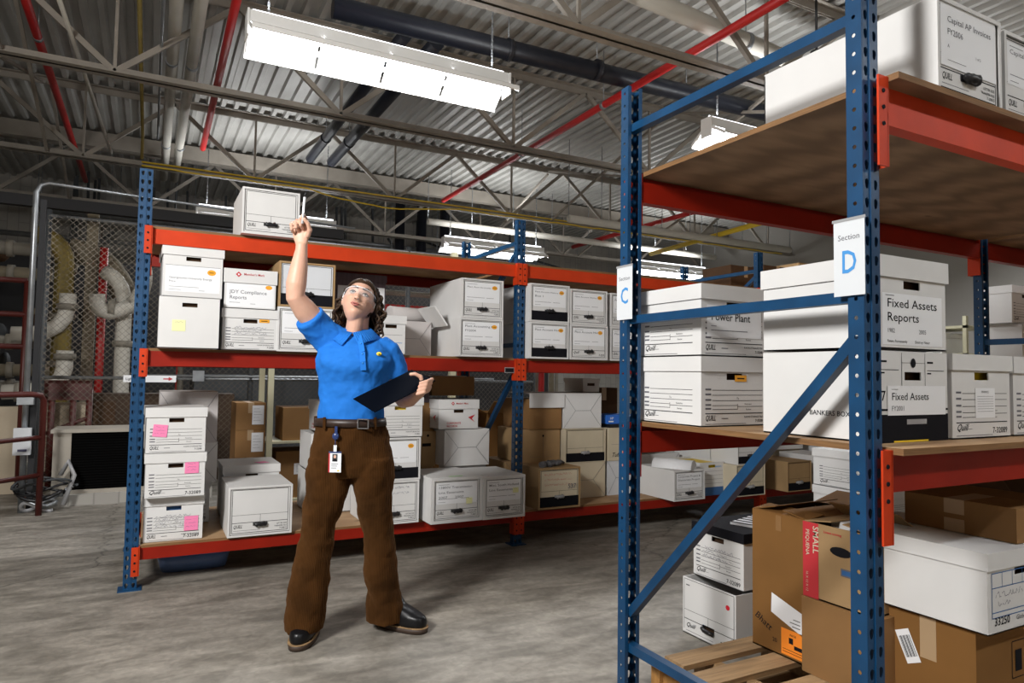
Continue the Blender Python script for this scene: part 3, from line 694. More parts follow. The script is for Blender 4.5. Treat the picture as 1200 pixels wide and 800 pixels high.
def floor_form(o, w, h):
    s = Sheet(-.0003); s.hl(-w * .47, w * .47, h * .96, 'ink', .002); s.vl(w * .47, .02, h * .96, 'ink', .003); s.vl(-w * .47, .02, h * .96, 'ink', .002); s.hl(-w * .47, w * .47, h * .42); s.vl(.0, h * .28, h * .42); s.hl(-w * .47, w * .47, h * .26, 'ink', .003)
    s.text(-w * .43, h * .13, 'Quill', .03, 'ink', .01, .5); s.text(w * .43, h * .05, '7-320', .03, 'ink', .012, right=True); s.hl(-w * .43, w * .1, h * .06, 'ink_grey', .002); s.disc(w * .36, h * .74, .012, .012, 'red_dot', 2); s.rect(-w * .43, -w * .36, h * .85, h * .87, 'ink_grey'); s.build('printed_form', o)
    b = MB(); b.tube([(-.035, -.006, h * .22), (-.015, -.014, h * .205), (.02, -.014, h * .2), (.04, -.005, h * .185)], .010, 'plastic_black', 8); b.build('pull', o)
# --- back rack, bottom shelf, left stack of three
D = .385
G3 = None
lidded(.163, 4.53, Z1, .315, D, .262, 'white lidded file box with blue handle hole, lowest of the left three', style='QUILL', num='7-32089', hole='band_blue', pen=4, notes=[(.095, .095, .075, .085)], rz=R(-1))
lidded(.162, 4.46, Z1 + .264, .312, D, .256, 'white lidded file box numbered 7-32089, middle of the left three', notes=[(.085, .17, .075, .07)], rz=R(.5))
lidded(.158, 4.455, Z1 + .522, .312, D, .262, 'white lidded file box with pink note at its left, topmost of the left three', style='QUILL', num='7-3208', notes=[(-.085, .13, .075, .07, 'pink_note', R(5))], rz=R(1.5))
lidded(.225, 5.00, Z1, .33, .42, .262, 'white file box low behind the left three, with form lines showing', style='QUILL', pen=0, lidh=.04)
folded(.255, 4.98, Z1 + .264, .345, .42, .262, 'white folded-end box in the middle behind the left three')
folded(.245, 4.94, Z1 + .528, .345, .42, .335, 'pinkish grey folded-end box standing tallest behind the left three', body='board_grey')
# single box and the one behind
drawer(.640, 4.462, Z1, .374, .46, .30, 'large white drawer file box alone on the bottom shelf left of the person', title=None)
lidded(.655, 5.02, Z1, .36, .40, .36, 'white box with a pink note on its lid, behind the large drawer box', printed=False)
s = Sheet(0); s.rect(-.04, .04, -.04, .04, 'pink_note', 1); o = s.build('sticky_note', None, (.73, 5.12, Z1 + .3625), (R(-90), 0, .4)); tag(o, 'pink note lying on top of the box behind the large drawer box', 'note')
# stack beside the person, plain sides to the left
lidded(1.19, 4.97, Z1, .32, .40, .30, 'plain white box at the bottom of the stack left of the trousers', printed=False, lidh=.0, lidded_=False)
lidded(1.20, 4.95, Z1 + .30, .33, .40, .27, 'plain white box in the middle of the stack left of the trousers', printed=False, lidded_=False)
def mailer(o, w, h, lh):
    for rot, xx, yy in ((0, 0, 0), (R(-90), -w / 2, .19)):
        s = Sheet(-.001 if rot == 0 else 0); s.text(-w * .3, h * .18, 'CORPORATE', .02, 'ink_red', .02); s.text(-w * .3, h * .08, 'RECORDS', .02, 'ink_red', .02)
        p = s.build('red_print', o); p.location = (xx, yy, 0); p.rotation_euler = (0, 0, rot); s = Sheet(-.001 if rot == 0 else 0); k = h * .4
        s.quad(s.P(w * .24, k, 1), s.P(w * .42, k + .02, 1), s.P(w * .34, k - .01, 1), s.P(w * .42, k - .04, 1), 'ink_red')
        p = s.build('red_print', o); p.location = (xx, yy, 0); p.rotation_euler = (0, 0, rot)
    s = Sheet(-.009); diamond(s, -w * .16, h * .87, .014); s.text(-w * .08, h * .845, "Member's Mark", .018, 'ink_red', .006, fit=.10); s.build('logo', o)
def diamond(s, x, z, r):
    s.quad(s.P(x - r, z, 1), s.P(x, z - r, 1), s.P(x + r, z, 1), s.P(x, z + r, 1), 'ink_red'); s.quad(s.P(x - r * .4, z, 2), s.P(x, z - r * .4, 2), s.P(x + r * .4, z, 2), s.P(x, z + r * .4, 2), 'paper')
lidded(1.24, 4.93, Z1 + .572, .30, .38, .225, 'white box with red print on top of the stack left of the trousers', printed=False, extra=mailer, lidh=.07)
# stack right of the person
drawer(1.480, 4.425, Z1, .345, .46, .285, 'white drawer file box at the bottom of the stack right of the trousers', pen=2)
drawer(1.485, 4.425, Z1 + .287, .345, .46, .285, 'drawer file box with black band and orange dot in the stack right of the trousers', title=['', ''], dot=True, band=True)
lidded(1.510, 4.43, Z1 + .574, .315, .40, .268, 'white lidded file box just below the clipboard, top of its stack', hole='yellow', style='QUILL', num='7-320')
# behind, middle
carton(1.80, 4.98, Z1 + .0, .34, .40, .29, 'tan box low behind the stack right of the trousers', body='board_tan')
carton(1.82, 4.97, Z1 + .29, .33, .40, .27, 'tan box with a dark slot right of the clipboard stack', body='board_tan', tape=False, extra=lambda o, w, h, l: slot(o, .09, h * .62))
carton(1.80, 4.98, Z1 + .56, .34, .40, .22, 'brown box above the slotted tan box', body='kraft', tape=False)
lidded(1.78, 4.99, Z1 + .782, .30, .36, .20, 'dark brown lidded box partly hidden by the hand on the clipboard', body='purple_brown', lid='purple_brown', printed=False, rz=R(-4))
carton(2.13, 4.98, Z1 + .835, .36, .34, .15, 'dark brown flat carton high behind the red-printed box', body='kraft', tape=False)
b = MB(); b.box(1.93, 2.25, 5.0, 5.25, Z1 + .986, Z1 + .992, 'paper', Matrix.Identity(4)); tag(b.build('paper_sheet'), 'white sheet lying on the dark flat carton', 'paper')
folded(2.18, 4.83, Z1, .345, .12, .305, 'white box tucked low behind the two large front boxes')
folded(2.175, 4.80, Z1 + .308, .375, .42, .275, 'white folded-end box beneath the box with the red diamond')
lidded(2.10, 4.80, Z1 + .585, .325, .38, .225, 'white box with red diamond mark and red print, right of the clipboard', printed=False, extra=mailer, lidh=.07, style='')
# two large front boxes
def green_on_top(o, w, h, lh):
    s = Sheet(0); s.rect(-.05, .05, -.012, .012, 'green_tag', 1); s.build('green_tag', o, (0, .03, h + .0004), (R(-90), 0, 0))
drawer(1.885, 4.31, Z1, .378, .47, .305, 'large white drawer box labelled Transmission Line Easements, left of the front pair', title=['13800V Transmission', 'Line Easements', '2007      2007'], notes=[(.09, .14, .045, .04, 'yellow_note', 0, -.002, 1)], extra=green_on_top, frame_t=.022)
drawer(2.241, 4.30, Z1, .333, .47, .295, 'large white drawer box labelled Misc. South Holland, right of the front pair', title=['Misc. South Holland', 'Line Easements'], notes=[(.09, .19, .045, .035, 'yellow_note', 0, -.002, 1)], frame_t=.018)
# second bay, bottom
def b37(o, w, h, l):
    s = Sheet(-.0005); s.text(.07, h * .48, '537', .05, 'ink_pen', .0, 0, l=10); s.build('handwriting', o)
drawer(2.79, 4.445, Z1, .372, .44, .305, 'wood-brown drawer box with cream front marked 537 beneath the grey gloves', shell='board_tan', face='board_cream', style='', pen=3, pen_red=True, band=True, pull='plastic_grey', extra=b37)
folded(2.80, 4.95, Z1, .42, .40, .295, 'tan box behind the wood-brown drawer box', body='board_tan')
carton(2.83, 4.80, Z1 + .302, .36, .42, .265, 'light tan box with a center fold line and small hole', body='board_tan', tape=False, extra=lambda o, w, h, l: fold_line(o, w, h))
o = carton(2.86, 4.78, Z1 + .57, .30, .46, .24, 'brown box under the open white lid at upper left of the second bay', body='kraft', tape=False)
fb = folded(3.215, 4.77, Z1 + .57, .375, .45, .29, 'white folded-end box in the middle of the second bay, second tier from top')
b = MB(); b.box(-.33, .0, 0, .4, -.003, .003, 'board_white'); b.box(-.33, -.0, -.004, 0, -.115, .003, 'board_white'); b.build('open_flap', fb, (-.187, -.005, .288))
drawer(3.225, 4.74, Z1 + .29, .40, .44, .278, 'white box with torn handle hole and black base band in the second bay', shell='board_cream', face='board_cream', style='', band=True, pull='plastic_grey', frame_t=.006)
folded(3.22, 4.74, Z1, .41, .44, .288, 'cream folded-end box on the shelf right of the 537 drawer', body='board_cream')
folded(3.60, 4.75, Z1, .28, .44, .288, 'white folded-end box just left of the Section C post', body='board_cool')
carton(3.62, 4.74, Z1 + .29, .33, .42, .275, 'cream box with script lettering just left of the Section C post', body='board_cream', tape=False, extra=lambda o, w, h, l: script_word(o, w, h))
b = MB(); b.box(3.50, 3.80, 4.78, 5.1, Z1 + .565, Z1 + .595, 'plastic_black'); tag(b.build('binder'), 'black binder under the blue cartons', 'binder')
for i, (xx, yy) in enumerate(((3.56, 4.80), (3.72, 4.80))):
    o = carton(xx, yy, Z1 + .596, .15, .25, .075, ['left of the two small blue cartons on the black binder', 'right of the two small blue cartons on the black binder'][i], body='blue_box', tape=False, extra=lambda o, w, h, l: blue_print(o, w, h))
lidded(3.44, 4.98, Z1 + .863, .17, .30, .12, 'small white lidded box on top of the second bay stack', printed=False, lidh=.035, rz=R(0))
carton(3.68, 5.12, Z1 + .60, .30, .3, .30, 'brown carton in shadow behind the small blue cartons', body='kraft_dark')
# gloves
o = empty('work_gloves', (2.78, 4.54, Z1 + .306), .2, 'grey knit work gloves crumpled on the wood-brown drawer box', 'gloves'); random.seed(5)
for k in range(2):
    b = MB(); ox = -.035 + k * .07
    b.ball((ox, .0, .022), (.06, .045, .022), 'glove', 14)
    for i in range(4): b.tube([(ox + .03 * math.cos(i), .02, .02), (ox + .08 * math.cos(i * .6 - 1 + k), .03 + .012 * i, .03), (ox + .11 * math.cos(i * .6 - 1 + k), .02 + .015 * i, .012)], .011, 'glove', 8)
    b.tube([(ox - .05, -.01, .02), (ox - .095, -.02, .02)], .026, 'glove', 10); b.build('glove', o)

# right part of bottom shelf, seen between the Section C and D posts
drawer(3.955, 4.30, Z1, .33, .46, .245, 'white drawer box labelled Corporate Projects, seen right of the Section C post', title=['Corporate Project &', 'Disconnect Project'])
lidded(4.30, 4.40, Z1, .27, .40, .285, 'white storage box with a blue base, beside the Corporate Projects drawer', printed=False, lidded_=False, hole='yellow', lidh=.02, band=('band_blue', .07), extra=lambda o, w, h, l: lines4(o, w, h))
b = MB(); pts = [(3.62 + .0, 4.33 + .1, 0)]
n = 12; L0 = .34
a0 = b.verts([(.0 + L0 * 0, .07 * math.cos(math.pi * k / n), .075 * math.sin(math.pi * k / n)) for k in range(n + 1)]); a1 = b.verts([(L0, .07 * math.cos(math.pi * k / n), .075 * math.sin(math.pi * k / n)) for k in range(n + 1)])
for k in range(n): b.face((a0 + k, a0 + k + 1, a1 + k + 1, a1 + k), 'paper', True)
b.face(range(a0, a0 + n + 1), 'paper'); b.face(list(range(a1, a1 + n + 1))[::-1], 'paper')
tag(b.build('paper_roll', None, (3.84, 4.60, Z1 + .247), (0, 0, R(-62))), 'curled white paper on top of the Corporate Projects drawer', 'paper')
b = MB(); b.tube([(3.95, 5.1, Z1 + .385), (4.35, 5.1, Z1 + .385)], .05, 'plastic_black', 14); b.box(3.95, 4.35, 5.05, 5.15, Z1 + .300, Z1 + .345, 'plastic_black'); tag(b.build('black_case'), 'black rounded case behind the curled white paper', 'case')
folded(4.15, 4.95, Z1, .55, .4, .30, 'white box hidden behind the blue-based storage box', body='board_white')
lidded(4.68, 4.60, Z1, .36, .5, .375, 'tall plain white box standing right of the blue-based box', printed=False, lidded_=False, rz=0)
b_ = 'tan printed box with black base, left of the pair under the black-banded box'
drawer(4.60, 4.25, Z1 - .0, .34, .34, .265, b_, shell='board_cream', face='board_cream', style='', band=True, pull='plastic_grey', frame_t=.006)
drawer(5.21, 4.25, Z1 - .0, .31, .42, .265, 'tan printed box with black base, right of the pair beyond the diagonal brace', shell='board_tan', face='board_tan', style='', band=True, pull='plastic_grey', frame_t=.006)
drawer(4.62, 4.26, Z1 + .267, .33, .32, .24, 'black-banded white box on the left tan printed box', shell='board_white', face='board_white', style='', band=True, frame_t=.006)
drawer(5.62, 4.22, Z1, .345, .46, .30, 'white drawer box with orange dot and pink paper on top, beyond the brace', title=['Fuel Oil', 'Statements'], dot=True, style='Quill')
s = MB(); s.quad((5.50, 4.24, Z1 + .303), (5.66, 4.20, Z1 + .301), (5.70, 4.34, Z1 + .303), (5.54, 4.36, Z1 + .33), 'pink_note'); tag(s.build('pink_paper'), 'pink paper on the drawer box beyond the brace', 'paper')
folded(5.62, 4.72, Z1 + .31, .44, .75, .22, 'white folded-end box above the drawer box with pink paper', body='board_white')
folded(5.62, 4.75, Z1, .42, .6, .308, 'cream folded-end box behind the drawer box with pink paper', body='board_cream')
folded(6.25, 4.50, Z1, .40, .6, .33, 'white box at the right end of the far bottom shelf', body='board_cool')
folded(6.23, 4.62, Z1 + .332, .42, .6, .25, 'white box above the one at the right end of the far bottom shelf', body='board_grey')
folded(6.85, 4.45, Z1, .42, .6, .36, 'white box seen through the Section D post holes', body='board_white')

# --- back rack, middle shelf
def hole_box(x, y, z, w, d, h, label, notes=()): return lidded(x, y, z, w, d, h, label, printed=False, lidded_=False, lidh=.03, notes=notes)
def upper_left(o, w, h, l):
    s = Sheet(-.0003); s.rect(-w * .46, w * .46, h * .10, h * .62, 'paper', 1); s.disc(w * .31, h * .52, .024, .017, 'orange_dot', 2); s.hl(w * .27, w * .35, h * .52, 'ink', .003, 3)
    s.text(-w * .4, h * .36, 'Georgetown University Energy', .017, 'ink_grey', l=2, fit=w * .72); s.text(-w * .4, h * .285, 'Price', .017, 'ink_grey', l=2); s.hl(-w * .4, w * .1, h * .2, 'ink_grey', .002, 2); s.hl(-w * .4, -w * .2, h * .14, 'ink_grey', .002, 2); s.hl(w * .1, w * .2, h * .14, 'ink_grey', .002, 2); s.hl(-w * .46, w * .46, h * .625, 'ink', .0012, 2)
    s.build('paper_label', o)
hole_box(.20, 4.36, Z2, .318, .39, .298, 'white open-top box with a yellow note, lower left on the middle shelf', notes=[(-.055, .13, .07, .065, 'yellow_note', 0, -.001, 1)])
lidded(.213, 4.40, Z2 + .30, .318, .39, .292, 'white lidded box labelled University Energy, upper left on the middle shelf', printed=False, extra=upper_left, rz=R(1.5), lidh=.05)
lidded(.54, 4.42, Z2, .315, .39, .250, 'white lidded box labelled by hand, below the JDY Compliance box', style='QUILL', pen=3, num='7-3208', extra=lambda o, w, h, l: orange_tag(o, .08, h - l - .014))
def jdy(o, w, h, l):
    s = Sheet(-.0003); s.rect(-w * .46, w * .47, .01, h - l - .004, 'paper', 1); s.text(-w * .4, h * .38, 'JDY Compliance', .03, 'ink_grey', .003, l=2, fit=w * .72); s.text(-w * .4, h * .24, 'Reports', .03, 'ink_grey', .003, l=2); s.hl(-w * .4, -w * .2, h * .15, 'ink_grey', .002, 2); s.hl(0, w * .1, h * .13, 'ink_grey', .002, 2)
    s.disc(w * .36, h * .57, .02, .013, 'orange_dot', 2); s.build('paper_label', o)
    s = Sheet(-.0075); diamond(s, -w * .24, h * .86, .017); s.text(-w * .14, h * .845, "Member's Mark", .02, 'ink_red', .008, fit=.12); s.build('logo', o)
lidded(.534, 4.42, Z2 + .252, .295, .38, .24, 'white box with red diamond mark labelled JDY Compliance Reports', printed=False, extra=jdy, lidh=.085)
drawer(.872, 4.42, Z2, .350, .45, .278, 'white drawer box directly under the black-banded wood-edged one', style='QUILL', title=['', ''], pen=0)
drawer(.872, 4.42, Z2 + .280, .348, .45, .285, 'wood-edged drawer box with black band, left of the raised forearm', shell='board_tan', face='board_cool', style='', band=True)
# purple-brown corrugated boxes
for k, (xx, zz, lab) in enumerate(((1.345, 0, 'dark purple-brown box lowest behind the shoulders'), (1.345, .30, 'dark purple-brown box right behind the head'))):
    lidded(xx, 4.88, Z2 + zz, .365, .40, .30 if zz == 0 else .29, lab, body='purple_brown', lid='purple_brown', printed=False, lidded_=zz > 0, lidh=.05)
for k, xx in enumerate((1.225, 1.47)):
    s = MB(); s.box(xx - .05, xx + .05, 4.8785, 4.8795, Z2 + .33, Z2 + .50, 'paper'); tag(s.build('paper_label'), ['white paper label on the dark box left of the head', 'white paper label on the dark box right of the head'][k], 'paper')
lidded(1.435, 4.44, Z2, .20, .38, .262, 'white box showing right of the hair behind the shoulder', printed=False, extra=lambda o, w, h, l: lines_blue(o, w, h))
folded(1.69, 4.74, Z2, .30, .42, .255, 'grey folded-end box right of the collar on the middle shelf', body='board_grey')
b = MB(); b.tube([(1.55, 4.85, Z2 + .315), (1.95, 4.95, Z2 + .315)], .055, 'board_grey', 16); tag(b.build('cardboard_tube'), 'grey rolled tube on the grey folded-end box', 'tube')
def flap_open(o, w, h, l):
    f = MB(); f.box(-.14, 0, 0, .26, -.002, .002, 'board_white'); p = f.build('flap', o, (-w / 2, .16, h)); p.rotation_euler = (0, R(-35), 0)
drawer(2.10, 4.42, Z2, .345, .62, .273, 'white drawer box with orange dot, lower of the pair left of the middle post', title=['Plant Accounting Mgr', 'FY2004'], dot=True)
drawer(2.105, 4.42, Z2 + .275, .330, .62, .283, 'white drawer box with orange dot, upper of the pair left of the middle post', title=['Plant Acct Accounts 2004'], dot=True)
b = MB(); b.box(0, .012, 0, .28, 0, .17, 'board_white'); tag(b.build('box_flap', None, (1.885, 4.55, Z2 + .22), (0, R(-38), R(4))), 'white cardboard flap leaning against the drawer pair', 'flap')
lidded(2.68, 4.95, Z2, .34, .40, .26, 'white box in shadow behind the middle blue post, lower', printed=False, lidded_=False)
lidded(2.68, 4.93, Z2 + .262, .34, .40, .25, 'white box in shadow behind the middle blue post, upper', printed=False, lidded_=False)
Q4 = [(2.67, 0, .340, .273, True, 'black-banded white drawer box, lower left of the four right of the middle post', ['Plant Account History']), (2.67, .275, .347, .288, True, 'black-banded white drawer box, upper left of the four right of the middle post', ['Plant Account History 2004', 'Box 1']),
      (3.03, 0, .352, .269, False, 'white drawer box, lower right of the four right of the middle post', ['Plant Account History']), (3.025, .271, .346, .275, False, 'white drawer box, upper right of the four right of the middle post', ['FERC Account History 2004'])]
for x, z, w, h, bd, lab, ti in Q4: drawer(x, 4.42, Z2 + z, w, .46, h, lab, title=ti, dot=True, band=bd, style='QUILL' if z else 'Quill')
for k, (zz, lab) in enumerate(((0, 'white drawer box cut off by the Section C post, lower'), (.272, 'white drawer box under the Section C sign, upper'))): drawer(3.42, 4.44, Z2 + zz, .345, .46, .27, lab, title=['Plant Account'], style='QUILL')
for k, (xx, zz, lab) in enumerate(((3.82, 0, 'white box behind the right edge of the Section C post, lower'), (3.82, .272, 'white box behind the right edge of the Section C post, upper'))): lidded(xx, 4.44, Z2 + zz, .33, .4, .27, lab, printed=True)
# --- back rack, top shelf
drawer(.640, 4.42, Z3, .340, .50, .286, 'single white drawer box alone on the top shelf beside the raised hand', title=None)
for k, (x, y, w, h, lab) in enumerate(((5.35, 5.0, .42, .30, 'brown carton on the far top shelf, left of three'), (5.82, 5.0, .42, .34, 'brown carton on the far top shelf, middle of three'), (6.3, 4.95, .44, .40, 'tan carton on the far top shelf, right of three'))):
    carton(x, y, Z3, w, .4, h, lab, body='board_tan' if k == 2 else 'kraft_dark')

# --- right rack, shelf at chest height
ZR = 1.072
def power(o, w, h, l):
    s = Sheet(-.0003); s.rect(-w * .42, w * .42, .07, h - l - .02, 'paper', 2.0); s.text(-w * .36, h * .50, 'Power Plant', .04, 'ink', .004, l=3, fit=w * .6)
    s.hl(-w * .36, -w * .28, h * .42, 'ink_grey', .002, 3); s.hl(-w * .36, w * .2, h * .36, 'ink_grey', .0025, 3); s.build('paper_label', o)
lidded(1.925, 1.855, ZR, .33, .36, .255, 'white lidded box with an orange tag in its handle hole, below the Power Plant box', style='QUILL', side_form=1, num='7-3208', extra=lambda o, w, h, l: orange_tag(o, .03, h - l - .024, .03, .012))
lidded(1.925, 1.855, ZR + .257, .33, .36, .262, 'white lidded box labelled Power Plant on the right rack', style='QUILL', side_form=1, num='7-3208', extra=power)
def fixed(o, w, h, l):
    s = Sheet(-.0003); s.rect(-w * .42, w * .44, .012, h * .60, 'paper', 1); s.text(-w * .36, h * .45, 'Fixed Assets', .036, 'ink', .004, l=2, fit=w * .72); s.text(-w * .36, h * .30, 'Reports', .036, 'ink', .004, l=2, fit=w * .45)
    s.text(-w * .36, h * .175, '1982', .018, 'ink_grey', l=2); s.text(.03, h * .175, '2005', .018, 'ink_grey', l=2); s.text(-w * .36, h * .07, 'Retain: Permanently', .0115, 'ink', l=2); s.text(.01, h * .07, 'Destroy: Never', .0115, 'ink', l=2); s.hl(-w * .38, -w * .26, h * .575, 'ink_grey', .002, 2); s.build('paper_label', o)
lidded(1.98, 1.217, ZR + .268, .335, .40, .268, 'white lidded box labelled Fixed Assets Reports', printed=False, extra=fixed, lidh=.062)
def fixed2(o, w, h, l):
    s = Sheet(-.0003); s.rect(-w / 2, w / 2, 0, h * .30, 'band_black', 1)
    for i, x in enumerate((-w * .16, w * .17)): s.vl(x, h * .52, h * .97)
    for xx in (-w * .45, w * .2): s.hl(xx, xx + w * .25, h * .78); s.rect(xx, xx + .03, h * .86, h * .88, 'ink'); s.rect(xx, xx + .02, h * .74, h * .755, 'ink')
    s.hl(-w * .16, w * .17, h * .86, 'ink', .001); s.disc(0, h * .86, .012, .014, 'ink', 2); s.hl(-w / 2, w / 2, h * .35, 'ink', .006, 1)
    s.text(-w * .44, h * .45, '7', .04, 'ink', .01)
    s.rect(-w * .36, w * .46, h * .29, h * .61, 'paper', 3); s.text(-w * .31, h * .455, 'Fixed Assets', .03, 'ink', .003, l=4, fit=w * .52); s.text(-w * .31, h * .34, 'FY2001', .02, 'ink_grey', l=4); s.hl(-w * .31, -w * .22, h * .57, 'ink_grey', .0015, 4)
    s.rect(-w * .10, w * .18, h * .19, h * .245, 'plastic_grey', 2.5); s.rect(-w * .28, w * .20, 0, h * .018, 'yellow', 3); s.build('paper_label', o)
    return
lidded(1.98, 1.217, ZR, .342, .40, .266, 'black-banded box labelled Fixed Assets FY2001', printed=False, lidded_=False, lidh=.058, extra=fixed2)
def bankers(o, w, h, l):
    s = Sheet(0); s.text(-.02, h * .26, 'BANKERS BOX.', .021, 'ink', .02); s.build('printed_word', o, (-w / 2, .20, 0), (0, 0, R(-90)))
bk = [x for x in bpy.data.objects if x.get('label') == 'black-banded box labelled Fixed Assets FY2001'][0]; bankers(bk, .342, .266, 0)
def fin(o, w, h, l):
    s = Sheet(-.0003); s.rect(-w * .12, w * .22, h * .24, h * .60, 'paper', 2); s.text(-w * .02, h * .54, 'FINANCE', .010, 'ink_grey', l=3); [s.hl(-w * .09, w * .19, h * (.5 - .03 * i), 'ink_grey', .001, 3) for i in range(7)]; s.build('paper_label', o)
lidded(2.335, 1.215, ZR, .325, .40, .262, 'white lidded box numbered 7-32089 beside the Fixed Assets boxes', hole='yellow', extra=fin, lidh=.05)
lidded(2.69, 1.22, ZR, .32, .40, .262, 'white lidded box at the right edge on the chest-high shelf', side_form=1)
folded(2.96, 1.66, ZR, .33, .42, .25, 'white box behind the one numbered 7-32089 on the right rack', body='board_grey')
# --- right rack, top shelf
ZT = 2.078
def capital(o, w, h, l):
    s = Sheet(.003); s.rect(-w * .43, w * .43, h * .30, h * .97, 'paper', 3); s.text(-w * .33, h * .77, 'Capital AP Invoices', .026, 'ink_grey', .003, l=4, fit=w * .68); s.text(-w * .33, h * .64, 'FY2006', .026, 'ink_grey', .003, l=4)
    s.text(-w * .33, h * .50, 'A', .015, 'ink_grey', l=4); s.text(w * .1, h * .48, '1 of 2', .012, 'ink_grey', l=4); s.hl(-w * .33, -w * .05, h * .37, 'ink_grey', .0015, 4); s.build('paper_label', o)
drawer(2.13, 1.125, ZT, .335, .62, .285, 'white drawer box labelled Capital AP Invoices FY2006 on the upper right shelf', extra=capital)
drawer(2.505, 1.135, ZT, .335, .60, .28, 'white drawer box cut by the right frame edge on the upper right shelf', title=['Capital AP'])
carton(3.0, 1.6, ZT, .6, .4, .46, 'tall plain pale box behind the drawer boxes on the upper right shelf', body='board_grey', tape=False)

# white boxes beyond the far right blue post, on a low shelving row
lidded(5.62, 2.62, 1.672, .36, .22, .275, 'white lidded box beyond the far right blue post, upper', side_form=0)
sh = empty('storage_shelf', (0, 0, 0), 0, 'low beige shelf table beyond the right rack carrying white boxes', 'shelf')
b = MB(); b.box(5.3, 6.3, 2.55, 3.15, 1.10, 1.13, 'shelf_beige'); b.build('shelf_board', sh)
for x in (5.35, 6.25):
    for y in (2.6, 3.1): b = MB(); b.box(x - .02, x + .02, y - .02, y + .02, 0, 1.10, 'shelf_beige'); b.build('leg', sh)
folded(5.82, 2.60, 1.132, .58, .25, .538, 'plain white box under the lidded one beyond the far right blue post', body='board_white')
# far beige shelving with a box, by the block wall
sh = empty('shelving_unit', (8.0, 4.0, 0), 0, 'distant beige metal shelf seen between the Fixed Assets boxes and the blue post', 'shelf')
for y in (.32, 1.6):
    for x in (0, .5): b = MB(); b.box(x - .02, x + .02, y - .02, y + .02, 0, 1.98, 'shelf_beige'); b.build('post', sh)
for z in (.5, 1.55, 1.86): b = MB(); b.box(-.02, .52, .3, 1.62, z - .015, z + .015, 'shelf_beige'); b.build('shelf', sh)
lidded(8.02, 4.72, 1.565, .26, .45, .24, 'distant white box on the beige metal shelf', rz=R(-90))
lidded(8.02, 5.1, 1.565, .26, .45, .24, 'second distant white box on the beige metal shelf', rz=R(-90), printed=False)

# ------------------------------------------------------------------ floor level, right
lidded(2.375, 2.455, 0, .345, .40, .272, 'white drawer-style box with a red dot standing on the floor by the pallet', printed=False, lidded_=False, rz=R(-90), lidh=.19, extra=lambda o, w, h, l: floor_form(o, w, h))
lidded(2.435, 2.455, .274, .325, .40, .262, 'white box numbered 7-32089 with a black lid, on the floor stack by the pallet', lid='band_black', rz=R(-90), pen=3, lidh=.045)
b = MB(); s = Sheet(0)
o = empty('magazine', (2.70, 2.42, .538), .3, 'black and white printed magazine lying on the black-lidded box', 'magazine')
b.box(-.14, .14, -.1, .1, 0, .012, 'paper'); b.build('pages', o)
b = MB(); [b.box(-.14 + .05 * i, -.125 + .05 * i, -.1, .1, .0125, .0135, 'ink') for i in range(6)]; b.build('printed_stripes', o)
# pallet
pl = empty('wooden_pallet', (0, 0, 0), 0, 'weathered wooden pallet on the floor under the right rack', 'pallet')
for y, x0 in ((2.13, 1.88), (1.96, 1.86), (1.75, 1.85), (1.53, 1.85), (1.31, 1.85)):
    b = MB(); b.box(x0, 3.0, y - .055, y + .055, .108, .128, 'wood_pallet'); b.build('plank', pl)
for x in (2.06, 2.45, 2.9):
    b = MB(); b.box(x - .02, x + .02, 1.24, 2.19, .018, .108, 'wood_pallet'); b.build('stringer', pl)
for y in (2.05, 1.35): b = MB(); b.box(1.9, 3.0, y - .06, y + .06, 0, .018, 'wood_pallet'); b.build('bottom_plank', pl)
b = MB(); b.box(1.80, 1.82, 1.45, 2.16, 0, .115, 'osb'); b.box(1.782, 1.80, 2.10, 2.15, 0, .12, 'osb'); tag(b.build('wood_board'), 'orange-brown particle board standing on edge behind the low blue brace', 'board')
PZ = .128
def tall_marks(o, w, h, l):
    s = Sheet(-.0008); s.quad(s.P(-w * .14, h * .285, 1), s.P(w * .42, h * .19, 1), s.P(w * .42, h * .345, 1), s.P(-w * .13, h * .425, 1), 'paper'); s.hl(w * .2, w * .38, h * .26, 'ink', .003, 2); s.hl(w * .24, w * .38, h * .235, 'ink', .003, 2); s.hl(w * .26, w * .38, h * .285, 'ink', .003, 2); s.build('paper_label', o)
    s = Sheet(-.0008); s.rect(.012, w * .49, .012, .115, 'orange_label', 1); s.text(.055, .092, 'PACK', .012, 'ink', .01, l=2); s.rect(.05, .07, .062, .085, 'ink', 2); s.rect(.075, .12, .045, .06, 'ink', 2); [s.hl(.02, .12, .035 - .01 * i, 'ink', .002, 2) for i in range(2)]
    p = s.build('shipping_label', o); p['label'] = 'bright orange shipping label'
    s = Sheet(-.0008); s.text(-w * .46, .12, 'Bhatt', .042, 'ink', 0, .2, rot=-.45); s.text(-w * .12, .045, '20', .024, 'ink', 0); s.build('handwriting', o)
    s = MB(); s.box(-.014, .014, -.001, .0002, h * .88, h * .99, 'kraft'); s.build('tape', o)
carton(2.31, 1.988, PZ, .275, .40, .565, 'tall brown open carton with an orange shipping label on the pallet', body='kraft_deep', rz=R(-90), tape=False, flaps=[('f', 172, .10), ('l', 166, .12), ('b', 14, .16), ('r', 172, .12)], extra=tall_marks)
